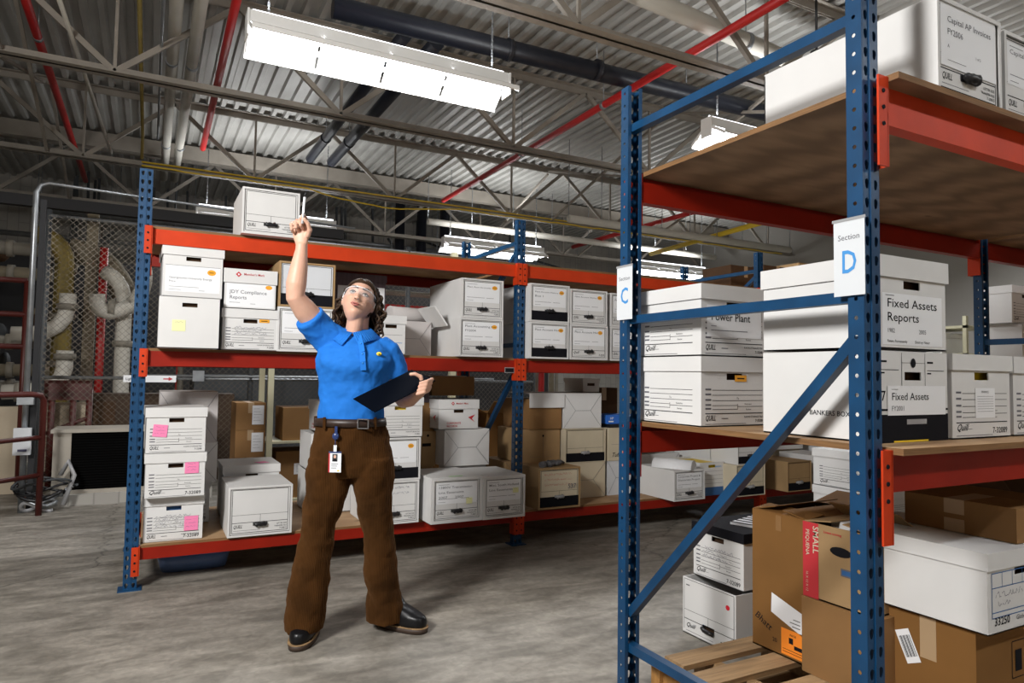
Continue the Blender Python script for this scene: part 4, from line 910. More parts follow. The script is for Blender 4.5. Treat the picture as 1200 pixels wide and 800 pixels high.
def small(o, w, h, l):
    s = Sheet(-.0006); s.rect(-w / 2, -w * .26, 0, h, 'ink_red', 1)
    s.text(-w * .34, h * .96, 'SMALL', .036, 'board_cream', .015, l=2, rot=-math.pi / 2); s.text(-w * .45, h * .9, 'PEQUENA', .022, 'board_cream', .01, l=2, rot=-math.pi / 2); s.text(-w * .45, h * .34, '16 X 12 X 12', .014, 'board_cream', .0, l=2, rot=-math.pi / 2)
    s.disc(.02, h * .70, .045, .018, 'ink', 2); s.rect(.02, .1, h * .40, h * .50, 'ink_grey', 2); s.rect(.025, .06, h * .42, h * .48, 'band_blue', 3); s.text(-w * .18, h * .9, 'Lowes moving', .013, 'ink_red', .01, l=2); p = s.build('red_print', o); p['label'] = 'red strip reading SMALL'
carton(2.28, 1.70, PZ + .285, .29, .26, .285, 'tan moving box with a red strip reading SMALL beside the tall carton', body='board_tan', rz=R(-90), tape=False, flaps=[('b', 150, .12), ('l', 172, .12), ('r', 172, .12)], extra=small)
carton(2.27, 1.69, PZ, .31, .32, .283, 'plain brown carton under the SMALL moving box', body='kraft', rz=R(-90), tape=False)
def barcode(o, w, h, l):
    s = Sheet(-.0010); s.rect(-.026, .026, -.05, .06, 'paper', 1); [s.vl(-.020 + i * .004, -.03, .04, 'ink', .0008 + .0012 * ((i * 7) % 3), 2) for i in range(11)]
    p = s.build('barcode_label', o, (-.02, 0, h * .60), (0, R(-24), 0)); p['label'] = 'white barcode label'
    s = MB(); s.box(.02, .075, -.0008, .0002, h * .55, h, 'tape'); s.build('tape', o)
    s = Sheet(-.001); s.vl(-.04, -.06, .06, 'ink', .003); s.vl(.04, -.06, .06, 'ink', .003); s.hl(-.04, .04, -.06, 'ink', .003); s.hl(-.04, .04, .06, 'ink', .003); s.rect(-.02, .02, -.04, .03, 'ink'); s.build('printed_symbol', o, (w / 2 , .25, h * .6), (0, 0, R(90)))
big = carton(2.37, 1.465, PZ, .40, .60, .325, 'large brown carton with a barcode label under the box numbered 33250', body='kraft_deep', rz=R(-90), tape=False, extra=barcode)
def n33250(o, w, h, l):
    s = Sheet(-.0005); L, Rr = -w * .44, w * .44
    for z in (.05, h * .26, h * .56, h * .74): s.hl(L, Rr, z, 'band_blue', .003)
    s.vl(L, .05, h * .74, 'band_blue', .003); s.vl(Rr, .05, h * .74, 'band_blue', .003)
    for i in range(1, 5): s.vl(L + i * w * .15, h * .56, h * .74, 'band_blue', .002)
    s.text(L + .012, h * .1, '33250', .036, 'ink', .02); s.text(L + .14, h * .11, 'Globe-Weis', .022, 'ink_grey', 0); s.scribble(L + .02, h * .44, w * .4, .018, seed=3); s.scribble(L + .03, h * .33, w * .2, .016, seed=8)
    s.build('printed_form', o)
lidded(2.545, 1.215, PZ + .327, .40, .54, .255, 'long white lidded box numbered 33250 on the large brown carton', printed=False, extra=n33250, lidh=.055, body='board_white')
def flat_tape(o, w, h, l):
    s = MB()
    for z0, z1 in ((0, h * .4), (h * .55, h)): s.box(-.045, .025, -.0008, .0002, z0, z1, 'tape')
    s.build('tape', o); s = MB(); s.box(-.045, .025, 0, .2, h, h + .0006, 'tape'); s.build('tape', o)
carton(2.565, 1.425, PZ + .585, .38, .40, .115, 'flat brown taped carton on top of the box numbered 33250', body='kraft', rz=R(-90), tape=False, extra=flat_tape)
# behind: dark open carton and white boxes further back under the shelf
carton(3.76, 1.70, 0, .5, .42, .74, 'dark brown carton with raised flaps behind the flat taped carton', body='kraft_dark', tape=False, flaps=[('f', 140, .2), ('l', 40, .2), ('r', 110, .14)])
lidded(4.50, 2.95, .0, .38, .42, .29, 'white box low beyond the right rack, bottom of three') 
lidded(4.50, 2.95, .292, .44, .42, .20, 'white box beyond the right rack, middle of three')
lidded(4.50, 2.95, .494, .44, .42, .26, 'white lidded box seen under the right shelf beam, top of three', side_form=1)
carton(3.25, 1.72, .0, .30, .40, .45, 'brown carton in shadow behind the SMALL moving box', body='kraft', flaps=[('l', 170, .15), ('b', 10, .15), ('r', 150, .15)], tape=False)

# tote under the back rack
o = empty('storage_tote', (.30, 4.90, 0), 0, 'blue plastic tote on the floor under the left end of the back rack', 'tote')
b = MB(); b.loft([(0, 0, 0, .19, .14), (0, 0, .105, .215, .16)], 'tote_blue', 32, power=5); b.build('tub', o); b = MB(); b.loft([(0, 0, .105, .235, .18), (0, 0, .128, .235, .18)], 'tote_blue', 32, power=5); b.build('lid', o)

# ------------------------------------------------------------------ behind the back rack: fence, pipe room, heater, railing
fe = empty('chain_link_fence', (0, 8.0, 0), 0, 'chain link fence behind the back rack', 'fence')
FX0, FX1, FH = -.92, 4.6, 2.75
b = MB(); w_ = .0028; st = .062
x = FX0 - FH
while x < FX1:
    for sg in (1, -1):
        xa = x if sg > 0 else x + FH; za = 0.05; zb_ = FH
        pa = Vector((xa, 0, za)); pb = Vector((xa + sg * (FH - .05), 0, FH))
        # clip to the panel
        def clip(p, q):
            d = q - p; t0, t1 = 0, 1
            if abs(d.x) > 1e-6:
                ta, tb = (FX0 - p.x) / d.x, (FX1 - p.x) / d.x; ta, tb = min(ta, tb), max(ta, tb); t0, t1 = max(t0, ta), min(t1, tb)
            return (p + d * t0, p + d * t1) if t1 > t0 else None
        c = clip(pa, pb)
        if c: b.bar((c[0].x, sg * .002, c[0].z), (c[1].x, sg * .002, c[1].z), w_, w_, 'wire_metal', up=(0, 1, 0))
    x += st
b.build('wire_mesh', fe)
for x in (FX0, 1.0, 2.8, 4.6): b = MB(); b.tube([(x, .03, 0), (x, .03, FH + .06)], .03, 'machine_grey', 12); b.build('fence_post', fe)
for z in (FH, 1.16): b = MB(); b.tube([(FX0, .02, z), (FX1, .02, z)], .018, 'galv', 10); b.build('rail', fe)
o = empty('exit_sign_strip', (-.02, 7.95, 1.155), 0, 'small white strip sign with a red arrow on the fence rail', 'sign')
b = MB(); b.box(-.2, .28, 0, .008, -.035, .035, 'paper'); b.build('plate', o); s = Sheet(0); s.text(-.18, -.014, 'Lights out', .035, 'ink', .01); s.rect(.16, .21, -.006, .006, 'ink_red'); s.quad(s.P(.21, -.02, 1), s.P(.25, 0, 1), s.P(.25, 0, 1), s.P(.21, .02, 1), 'ink_red'); s.build('lettering', o)
o = empty('electrical_box', (.47, 7.965, 1.19), 0, 'grey square junction box on the fence conduit', 'electrical box'); b = MB(); b.box(-.05, .05, -.03, .03, -.05, .05, 'galv'); b.box(-.056, .056, -.036, -.03, -.056, .056, 'galv'); b.tube([(-.5, 0, 0), (3.5, 0, 0)], .013, 'galv', 8); b.build('box', o)
# tall conduit with switch
o = empty('conduit_pole', (-.93, 7.25, 0), 0, 'tall shiny metal conduit beside the fence, bending over at its top', 'conduit')
b = MB(); b.tube([(0, 0, 0), (0, 0, 2.80), (.03, .01, 2.87), (.09, .03, 2.9), (3.0, .6, 2.93)], .022, 'galv', 12, rs=[.024, .024, .018, .014, .012]); b.build('conduit_run', o)
b = MB(); b.box(.03, .075, .03, .09, 0, 2.75, 'room_dark'); b.build('strut_channel', o)
b = MB(); b.box(-.06, .06, -.05, .04, .93, 1.02, 'galv'); b.build('junction_box', o)
b = MB(); b.box(-.07, .055, -.07, -.01, .50, .73, 'board_cool'); b.box(-.035, .03, -.073, -.07, .53, .55, 'ink_pen'); b.build('switch_box', o)
# cables at its foot
b = MB(); random.seed(2)
for k in range(5):
    r = .09 + .02 * k; cx, cy = -.80 + .01 * k, 7.22; b.tube([(cx + r * math.cos(a) * 1.4, cy + r * math.sin(a) * .6, .05 + .05 * k + .04 * math.sin(a * 2 + k)) for a in [i * .3 for i in range(20)]], .011 if k > 2 else .017, ['plastic_grey', 'galv', 'plastic_black', 'plastic_black', 'machine_grey'][k], 7)
b.tube([(-.62, 7.2, .05), (-.55, 7.25, .3), (-.6, 7.3, .42), (-.66, 7.32, .3)], .02, 'plastic_grey', 8); tag(b.build('cable_coil'), 'heap of coiled grey and black cables at the foot of the conduit', 'cable')
# heater unit
o = empty('heater_unit', (0, 0, 0), 0, 'cream-framed unit with a large black grille on the floor behind the left blue post', 'heater')
b = MB(); b.box(-.74, .50, 7.50, 8.0 - .08, .12, .66, 'unit_cream'); b.box(-.76, .52, 7.44, 7.94, .66, .69, 'unit_cream'); b.box(-.74, -.60, 7.46, 7.50, .10, .66, 'unit_cream'); b.box(.38, .5, 7.46, 7.50, .1, .66, 'unit_cream'); b.box(-.60, .38, 7.46, 7.50, .10, .135, 'unit_cream'); b.build('cabinet', o)
b = MB(); b.box(-.60, .38, 7.482, 7.498, .135, .66, 'grille_black'); [b.box(-.60, .38, 7.47, 7.482, .15 + i * .024, .156 + i * .024, 'grille_black') for i in range(21)]; b.build('grille', o)
b = MB(); b.box(-.86, .6, 7.40, 7.95, 0, .10, 'concrete_block'); b.build('plinth', o)
# pipe-room contents
random.seed(11)
def rpipe(lab, pts, r, mt, joints=(), nm='insulated_pipe'):
    b = MB(); b.tube(pts, r, mt, 14); o = empty(nm, (0, 0, 0), 0, lab, 'pipe'); b.build('pipe_run', o)
    if joints:
        b = MB()
        for p, ax in joints: p = Vector(p); ax = Vector(ax); b = MB(); b.tube([p - ax * .035, p + ax * .035], r * 1.3, 'pipe_white_shaded', 14); b.build('joint', o)
def elbow(a, c, d, k=5):   # quadratic bend a -> c -> d
    a, c, d = Vector(a), Vector(c), Vector(d); return [a * (1 - t) ** 2 + c * 2 * t * (1 - t) + d * t * t for t in [i / k for i in range(k + 1)]]
rpipe('yellowish insulated pipe rising behind the fence, nearest the conduit', [(-.90, 9.4, 0), (-.90, 9.4, 2.45)] + elbow((-.90, 9.4, 2.45), (-.9, 9.4, 2.75), (-1.2, 9.4, 2.78)), .10, 'pipe_yellow', [((-.9, 9.4, 1.85), (0, 0, 1)), ((-.9, 9.4, 1.3), (0, 0, 1)), ((-.9, 9.4, 1.0), (0, 0, 1))])
rpipe('pale insulated pipe jogging left and down behind the yellowish pipe', elbow((-1.35, 9.25, 1.62), (-.86, 9.25, 1.60), (-.84, 9.25, 1.95)) + [(-.84, 9.25, 2.1)], .085, 'pipe_white', [((-.84, 9.25, 1.95), (0, 0, 1))])
rpipe('short pale pipe turning left low behind the fence', elbow((-1.4, 9.2, .98), (-.84, 9.2, .97), (-.84, 9.2, 1.25)) + [(-.84, 9.2, 1.45)], .085, 'pipe_white', [((-.84, 9.2, 1.38), (0, 0, 1)), ((-1.25, 9.2, .98), (1, 0, 0))])
rpipe('bright foil-wrapped elbow high behind the fence beside the blue post', elbow((-.55, 9.1, 2.1), (-.55, 9.1, 1.75), (-.2, 9.1, 2.0)) + elbow((-.2, 9.1, 2.0), (-.02, 9.1, 2.2), (-.1, 9.1, 2.5)), .085, 'pipe_white', [((-.4, 9.1, 1.95), (1, 0, 0))])
rpipe('pale pipe standing behind the fence beside the left blue post', elbow((.1, 9.3, .78), (-.28, 9.3, .62), (-.28, 9.3, 1.0)) + [(-.28, 9.3, 2.0)] + elbow((-.28, 9.3, 2.0), (-.28, 9.3, 2.3), (-.5, 9.4, 2.4)), .085, 'pipe_white', [((-.28, 9.3, 1.55), (0, 0, 1))])
rpipe('wide beige duct high behind the fence', elbow((-.9, 9.9, 2.7), (-.5, 9.9, 2.7), (-.3, 9.9, 2.2)), .15, 'pipe_insul')
for i, (z, lab) in enumerate(((2.62, 'topmost'), (2.35, 'second'), (1.55, 'third'), (1.22, 'fourth'), (1.02, 'lowest'))):
    rpipe('%s horizontal insulated pipe at the far left behind the railing' % lab, [(-5.58, 9.6 + .12 * i, z), (-1.05, 9.6 + .12 * i, z)], .075, 'pipe_insul' if i % 2 else 'pipe_white_shaded', [((-1.45, 9.6 + .12 * i, z), (1, 0, 0))])
b = MB(); b.tube([(-.52, 9.5, .0), (-.52, 9.5, 2.7)], .045, 'pipe_red', 10); tag(b.build('riser_pipe'), 'dark red riser pipe behind the fence left of the pale pipe', 'pipe')
b = MB(); b.box(-.72, -.60, 9.7, 9.82, 0, 3.2, 'pipe_insul'); tag(b.build('steel_column'), 'beige steel column behind the fence', 'column')
o = empty('boiler', (0, 0, 0), 0, 'dark brown boiler casing behind the fence above the heater', 'boiler'); b = MB(); b.box(-.55, .9, 8.6, 9.1, 0, .98, 'machine_brown'); b.box(-.5, -.3, 8.58, 8.6, .3, .9, 'kraft_dark'); b.build('casing', o)
o = empty('control_cabinet', (0, 0, 0), 0, 'grey machinery cabinet behind the fence in the shadows', 'cabinet'); b = MB(); b.box(.5, 3.6, 9.2, 10.2, 0, 1.2, 'machine_grey'); [b.box(.6 + i * .75, 1.2 + i * .75, 9.18, 9.2, .2, 1.05, 'machine_grey') for i in range(4)]; b.build('casing', o)
for i in range(5):
    b = MB(); z = 1.5 + i * .28; b.tube([(.4, 10.5 + .18 * i, 0), (.4, 10.5 + .18 * i, z), (6.5, 10.5 + .18 * i, z), (6.5, 10.5 + .18 * i, 0)], .05 + .02 * (i % 2), ['pipe_white_shaded', 'pipe_insul', 'machine_grey', 'pipe_red', 'pipe_white_shaded'][i], 10); tag(b.build('service_pipe'), ['lowest', 'second lowest', 'middle', 'second highest', 'highest'][i] + ' of the pipes running behind the fence past the middle shelf', 'pipe')
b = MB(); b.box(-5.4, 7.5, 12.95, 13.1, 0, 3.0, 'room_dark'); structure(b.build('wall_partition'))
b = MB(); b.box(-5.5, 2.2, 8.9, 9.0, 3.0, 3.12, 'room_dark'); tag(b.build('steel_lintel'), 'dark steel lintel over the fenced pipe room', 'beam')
b = MB()
for i in range(34):
    x = random.uniform(-3.4, .3); y = random.uniform(10.4, 11.0); z = random.uniform(.3, 2.9); b.ball((x, y, z), (random.uniform(.06, .16), .08, random.uniform(.06, .16)), random.choice(['pipe_white_shaded', 'pipe_insul', 'machine_grey', 'machine_grey', 'kraft_dark']), 10, seg=6)
    if i % 2: b.tube([(x, y, z), (x, y, z - random.uniform(.3, .9))], .04, random.choice(['machine_grey', 'pipe_insul']), 8)
tag(b.build('pipe_fittings'), 'jumble of valves and fittings in the dark pipe room', 'fittings', kind='stuff')
# cream low wall and maroon railing
b = MB(); b.box(-5.5, -1.12, 8.35, 8.5, 0, .86, 'cream_wall'); structure(b.build('wall_low'))
b = MB(); b.box(-1.0, -.93, 8.1, 8.2, 0, .05, 'maroon'); o = empty('railing', (0, 0, 0), 0, 'maroon metal handrail with three rails at the far left', 'railing')
b = MB(); b.tube([(-.78, 7.05, 0), (-.78, 7.05, .97), (-.80, 7.0, 1.02), (-.86, 6.9, 1.03), (-2.4, 5.6, 1.03)], .025, 'maroon', 12); b.build('top_rail', o)
for z in (.66, .34): b = MB(); b.tube([(-.78, 7.05, z), (-2.4, 5.6, z - .05)], .02, 'maroon', 10); b.build('rail', o)
b = MB(); b.tube([(-2.4, 5.6, 0), (-2.4, 5.6, 1.03)], .025, 'maroon', 10); b.build('railing_post', o)
o = empty('railing', (0, 0, 0), 0, 'maroon upper guard frame above the railing at the far left', 'railing')
for z in (2.12, 1.78, 1.46): b = MB(); b.tube([(-3.2, 8.3, z), (-1.1, 8.3, z)], .028, 'maroon', 10); b.build('rail', o)
for x in (-1.1, -3.2): b = MB(); b.tube([(x, 8.3, .86 if x < -1.2 else 0), (x, 8.3, 2.12)], .028, 'maroon', 10); b.build('railing_post', o)
o = empty('stair_railing', (0, 0, 0), 0, 'maroon stair rail behind the fence left of the heater', 'railing')
for x, z in ((-.84, 1.05), (-.66, 1.05), (-.52, 1.05)): b = MB(); b.tube([(x, 8.2, 0), (x, 8.2, z)], .03, 'maroon', 10); b.build('railing_post', o)
for z in (.62, .22): b = MB(); b.tube([(-.98, 8.2, z - .06), (-.5, 8.2, z + .14)], .022, 'maroon', 10); b.build('rail', o)
b = MB(); b.box(-1.0, -.5, 8.17, 8.23, .93, 1.13, 'maroon'); b.build('panel', o)
b = MB(); b.box(-1.0, -.55, 8.36, 8.42, 0, .9, 'cream_wall'); structure(b.build('wall_stub'))
# beige storage shelf with cartons behind the left bay
sh = empty('shelving_unit', (0, 0, 0), 0, 'beige slotted-angle shelf with brown cartons behind the back rack', 'shelf')
for x in (.98, 2.1):
    for y in (6.45, 7.0):
        b = MB(); b.box(x - .025, x + .025, y - .003, y + .003, 0, 1.45, 'shelf_beige'); b.box(x - .025, x - .019, y, y + .04, 0, 1.45, 'shelf_beige'); b.build('post', sh)
for z in (.10, .62, 1.36): b = MB(); b.box(.96, 2.12, 6.45, 7.03, z - .02, z, 'shelf_beige'); b.build('shelf', sh)
CT = [(.822, 6.48, .0, .25, .40, .24), (.822, 6.48, .242, .25, .40, .24), (.822, 6.48, .484, .25, .40, .24), (.822, 6.48, .726, .25, .40, .24)]
for i, (x, y, z, w, d, h) in enumerate(CT):
    carton(x, y, z, w, d, h, ['brown carton standing on the floor at the bottom of the stack behind the rack', 'brown carton with a paper label, second from the bottom behind the rack', 'brown carton with a paper label, second from the top behind the rack', 'brown carton with a paper label, top of the stack behind the rack'][i], body='kraft', papers=[(.06, h * .55, .10, .17)])
carton(1.30, 6.50, .62, .40, .42, .30, 'brown carton with a hanging paper on the beige shelf', body='kraft', papers=[(.12, .15, .12, .2)], tape=False)
carton(1.26, 6.50, .10, .42, .42, .42, 'brown carton with a white and blue label on the lower beige shelf', body='kraft', papers=[(.02, .26, .14, .10)], tape=False)
carton(1.75, 6.50, .62, .40, .42, .28, 'brown carton at the right of the beige shelf, behind the person', body='kraft_dark')
# extra storage further behind the back rack
for k, (x, w, h) in enumerate(((2.55, .55, .75), (3.4, .6, .85), (4.4, .55, .7))):
    carton(x, 6.35, 0, w, .5, h, ['large open brown carton behind the middle post of the back rack', 'large brown carton on the floor behind the second bay', 'large brown carton behind the Section C post'][k], body='kraft_deep', flaps=[('f', 40, .2), ('l', 25, .2), ('r', 20, .2)], tape=False)
b = MB(); b.box(2.93, 3.0, 6.95, 7.01, 0, 2.6, 'shelf_beige'); tag(b.build('steel_post'), 'pale steel post standing behind the back rack', 'post')

# ------------------------------------------------------------------ the person
PX, PY, PA = .87, 3.30, R(-28)
person = empty('person', (PX, PY, 0), PA, 'person in blue polo and brown flared trousers, one arm raised, clipboard in the other hand', 'person')
def remeshed(b, name, parent, voxel, smooth=6, sm=.5, loc=None):
    o = b.build(name, parent, loc); m = o.modifiers.new('remesh', 'REMESH'); m.mode = 'VOXEL'; m.voxel_size = voxel; m.use_smooth_shade = True
    if smooth: k = o.modifiers.new('smooth', 'SMOOTH'); k.iterations = smooth; k.factor = sm
    return o
HC = Vector((.030, -.01, 1.590))     # head centre
HR = Matrix.Rotation(R(14), 3, 'Y') @ Matrix.Rotation(R(6), 3, 'Z') @ Matrix.Rotation(R(-23), 3, 'X')
def HP(x, y, z): return HC + HR @ Vector((x, y, z))
def gauss(d, s): return math.exp(-d * d / (2 * s * s))
def head_surface(u, v):     # u: azimuth (0 = face front), v: elevation; returns local head point
    cu, su, cv, sv = math.cos(u), math.sin(u), math.cos(v), math.sin(v)
    p = Vector((su * cv, -cu * cv, sv)); rx, ry, rz = .0735, .092, .112
    x, y, z = p.x * rx, p.y * ry, p.z * rz
    if z < 0:   # jaw narrows
        t = -z / rz; x *= 1 - .30 * t ** 1.5; y *= 1 - (.06 if y < 0 else .42) * t ** 1.3
    front = max(0, -p.y)
    if front > 0:
        # flatten the face, then features
        y += .006 * front * gauss(z - .0, .06)
        y -= .0045 * gauss(z - .030, .010) * gauss(abs(x) - .03, .022) * front           # brow
        y += .012 * gauss(z - .010, .011) * gauss(abs(x) - .031, .014) * front            # sockets
        y -= .009 * gauss(z + .014, .016) * gauss(abs(x) - .042, .014) * front            # cheeks
        nz = gauss(x, .0075) * (1 if -.026 < z < .018 else 0)
        tt = min(1, max(0, (.02 - z) / .042)); y -= .027 * gauss(x, .008 + .004 * tt) * (tt ** 1.1) * (gauss(z + .026, .008) if z < -.026 else 1) * front  # nose
        y -= .008 * gauss(z + .030, .006) * gauss(abs(x) - .011, .006) * front
        y -= .0065 * gauss(z + .052, .009) * gauss(x, .02) * front                        # lips
        y += .003 * gauss(z + .0525, .0022) * gauss(x, .02) * front
        y += .004 * gauss(z + .068, .006) * gauss(x, .022) * front
        y -= .011 * gauss(z + .088, .014) * gauss(x, .022) * front                        # chin
    return Vector((x, y, z))
body = MB()
nu, nv = 96, 80; ids = []
for j in range(1, nv):
    v = -math.pi / 2 + math.pi * j / nv; ids.append(body.verts([HP(*head_surface(2 * math.pi * i / nu, v)) for i in range(nu)]))
b0 = body.verts([HP(*head_surface(0, -math.pi / 2))]); b1 = body.verts([HP(*head_surface(0, math.pi / 2))])
for a, c in zip(ids, ids[1:]):
    for i in range(nu): body.face((a + i, a + (i + 1) % nu, c + (i + 1) % nu, c + i), 'skin', True)
for i in range(nu): body.face((b0, ids[0] + (i + 1) % nu, ids[0] + i), 'skin', True); body.face((b1, ids[-1] + i, ids[-1] + (i + 1) % nu), 'skin', True)
for s_ in (-1, 1): body.ball(HP(s_ * .072, .008, -.002), (.010, .020, .030), 'skin', 12, T=HR)           # ears
# neck, torso, limbs
body.tube([(.010, .035, 1.38), (.016, .025, 1.44), (.022, .022, 1.50), (.028, .02, 1.56)], .05, 'skin', 24, rs=[.075, .056, .053, .055])
body.tube([(.012, -.025, 1.43), (.022, -.032, 1.48), (.03, -.04, 1.525)], .03, 'skin', 16, rs=[.035, .036, .034])
body.loft([(.0, .01, .88, .15, .10), (.005, .005, 1.05, .13, .09), (.012, .0, 1.2, .135, .095), (.02, .0, 1.33, .15, .10), (.015, .02, 1.41, .11, .07), (.012, .03, 1.45, .06, .05)], 'skin', 24)
armR = [(-.09, .02, 1.40), (-.145, -.02, 1.455), (-.205, -.10, 1.545), (-.235, -.145, 1.60), (-.232, -.148, 1.66), (-.222, -.145, 1.74), (-.215, -.14, 1.82), (-.215, -.138, 1.85)]
body.tube(armR, .04, 'skin', 20, rs=[.058, .060, .054, .044, .047, .040, .028, .0265])
armL = [(.15, .02, 1.39), (.195, .03, 1.32), (.215, .05, 1.22), (.225, .06, 1.14), (.26, -.01, 1.12), (.30, -.08, 1.125), (.338, -.15, 1.145), (.352, -.175, 1.16)]
body.tube(armL, .04, 'skin', 18, rs=[.04, .042, .042, .038, .038, .034, .025, .024])
for hip, knee, ank in (((-.085, .02, .86), (-.13, -.03, .50), (-.165, -.06, .07)), ((.09, .02, .86), (.145, .04, .50), (.165, .10, .07))):
    body.tube([hip, knee, ank], .06, 'skin', 16, rs=[.08, .052, .036])
# right hand: raised loose fist, palm to the viewer, thumb at image right
hx, hy = -.216, -.142
body.loft([(hx, hy + .002, 1.845, .026, .018), (hx - .002, hy + .002, 1.875, .036, .017), (hx - .004, hy + .004, 1.91, .041, .016), (hx - .006, hy + .006, 1.937, .041, .014)], 'skin', 20)
def finger(pts, r0, r1): n = len(pts); body.tube(pts, r0, 'skin', 10, rs=[r0 + (r1 - r0) * i / (n - 1) for i in range(n)]); body.ball(pts[-1], r1, 'skin', 10, seg=8); body.ball(pts[1], r0 * 1.04, 'skin', 10, seg=8)
for i, (fx, top, tx) in enumerate(((hx - .038, 1.945, -.034), (hx - .018, 1.955, -.014), (hx + .003, 1.965, .006))):     # little, ring, middle
    finger([(fx, hy + .004, 1.925), (fx, hy - .018, top), (fx + .002, hy - .044, top - .012), (fx + .004, hy - .040, top - .036), (fx + .006, hy - .022, top - .046)], .0098 if i else .0088, .0078)
finger([(hx + .024, hy + .004, 1.925), (hx + .022, hy - .012, 1.968), (hx + .016, hy - .038, 1.980), (hx + .012, hy - .050, 1.962)], .0102, .0080)   # index, pinching the pen
finger([(hx + .030, hy - .004, 1.885), (hx + .044, hy - .020, 1.912), (hx + .040, hy - .038, 1.938), (hx + .026, hy - .050, 1.955)], .0125, .0088)    # thumb
# left hand: curled over the clipboard corner
body.ball((.382, -.195, 1.186), (.036, .030, .030), 'skin', 18, T=Matrix.Rotation(R(-25), 3, 'Y'))
body.tube([(.345, -.165, 1.15), (.378, -.19, 1.185)], .026, 'skin', 14)
for i in range(4):
    oz = .024 - i * .0165; k = -.004 * i
    finger([(.398 + k, -.200 - .004 * i, 1.196 + oz * .7), (.420 + k, -.228 - .004 * i, 1.200 + oz), (.404 + k, -.262 - .004 * i, 1.192 + oz), (.374 + k, -.268 - .003 * i, 1.184 + oz)], .0098 - .0005 * i, .0076)
finger([(.372, -.17, 1.205), (.362, -.175, 1.235), (.338, -.185, 1.248), (.318, -.185, 1.246)], .0112, .0086)
remeshed(body, 'body', person, .0036, 4, .5)
# face details
for s_ in (-1, 1):
    e = MB(); e.ball(HP(s_ * .031, -.0735, .010), (.0135, .0095, .0058), 'eye_white', 16, T=HR); e.ball(HP(s_ * .0305, -.0800, .0115), (.0058, .0042, .0052), 'iris', 12, T=HR); eo = e.build('eye', person)
    e = MB(); e.tube([HP(s_ * .016, -.0805, .0125), HP(s_ * .023, -.0835, .0160), HP(s_ * .031, -.0838, .0170), HP(s_ * .040, -.0795, .0150), HP(s_ * .046, -.073, .0110)], .003, 'brow', 6, rs=[.0016, .0030, .0034, .0030, .0014]); e.build('upper_eyelid', person)  # lids and brows kept thick and dark to put shade around the eyes
    e = MB(); e.tube([HP(s_ * .012, -.0895, .032), HP(s_ * .024, -.0915, .038), HP(s_ * .036, -.087, .040), HP(s_ * .047, -.078, .035)], .003, 'brow', 6, rs=[.0030, .0042, .0036, .0015]); e.build('eyebrow', person)
e = MB(); fr = lambda x, z: HP(x, head_surface(0, 0).y * 0 - (.0925 - 6.0 * x * x), z)
e.tube([fr(-.022, -.0520), fr(-.011, -.0475), fr(0, -.0488), fr(.011, -.0475), fr(.022, -.0520)], .003, 'lips', 8, rs=[.0012, .0036, .0032, .0036, .0012])
e.tube([fr(-.021, -.0535), fr(-.010, -.0585), fr(0, -.0598), fr(.010, -.0585), fr(.021, -.0535)], .004, 'lips', 8, rs=[.0012, .0042, .0046, .0042, .0012]); e.build('lips', person)
e = MB()
for s_ in (-1, 1): e.ball(HP(s_ * .0065, -.108, -.0335), (.003, .004, .002), 'iris', 8, T=HR, seg=6)
e.build('nostrils', person)
# hair: cap plus wavy locks
random.seed(21)
hair = MB(); ids = []
for j in range(0, 26):
    v = R(-28) + (math.pi / 2 - R(-28)) * j / 26
    ring = []
    for i in range(64):
        u = 2 * math.pi * i / 64; p = head_surface(u, v); uu = (u + math.pi) % (2 * math.pi) - math.pi
        line = .060 + .012 * math.cos(u)          # keep the face clear
        if abs(uu) < R(72) and p.z < line * (1.06 - .0 * abs(uu)): k = .93
        elif abs(uu) < R(95) and p.z < .02: k = .97
        else: k = 1.085 + .02 * noise.noise(p * 45)
        ring.append(HP(p.x * k, p.y * k, p.z * k))
    ids.append(hair.verts(ring))
for a, c in zip(ids, ids[1:]):
    for i in range(64): hair.face((a + i, a + (i + 1) % 64, c + (i + 1) % 64, c + i), 'hair', True)
t_ = hair.verts([HP(0, 0, .122)])
for i in range(64): hair.face((t_, ids[-1] + i, ids[-1] + (i + 1) % 64), 'hair', True)
def lock(u, v, ln, r, out, seed):
    rnd = random.Random(seed); p0 = head_surface(u, v) * 1.04; P = HP(*p0); pts = [P]; nrm = (P - HC).normalized(); d = (nrm * out + Vector((0, 0, -1))).normalized(); ph = rnd.uniform(0, 6); wv = rnd.uniform(.007, .013); sd = d.cross(nrm).normalized()
    n = 12; base = P
    for k in range(1, n + 1):
        t = k / n; down = Vector((0, 0, -1)) * ln * t; o_ = nrm * (out * .045 * math.sin(t * 2.4)); w_ = sd * wv * math.sin(ph + t * 13) + nrm * wv * .9 * math.cos(ph + t * 13)
        q_ = base + down + o_ + w_ * min(1, t * 2)
        # push out of the head
        l = HR.inverted() @ (q_ - HC); m_ = math.sqrt((l.x / .078) ** 2 + (l.y / .098) ** 2 + (l.z / .118) ** 2)
        if m_ < 1.02: l = l / max(m_, .2) * 1.02; q_ = HC + HR @ l
        pts.append(q_)
    hair.tube(pts, r, 'hair', 7, rs=[r * (.7 + .5 * math.sin(math.pi * (i / n))) * (1 if i < n - 1 else .5) for i in range(n + 1)])
k = 0
for i in range(210):
    u = random.choice([-1, 1]) * random.uniform(R(70), R(180)); v = random.uniform(R(-8), R(62))
    if abs(u) < R(88) and v < R(30): continue
    lock(u, v, random.uniform(.08, .165), random.uniform(.0045, .008), random.uniform(.4, 1.2), i)
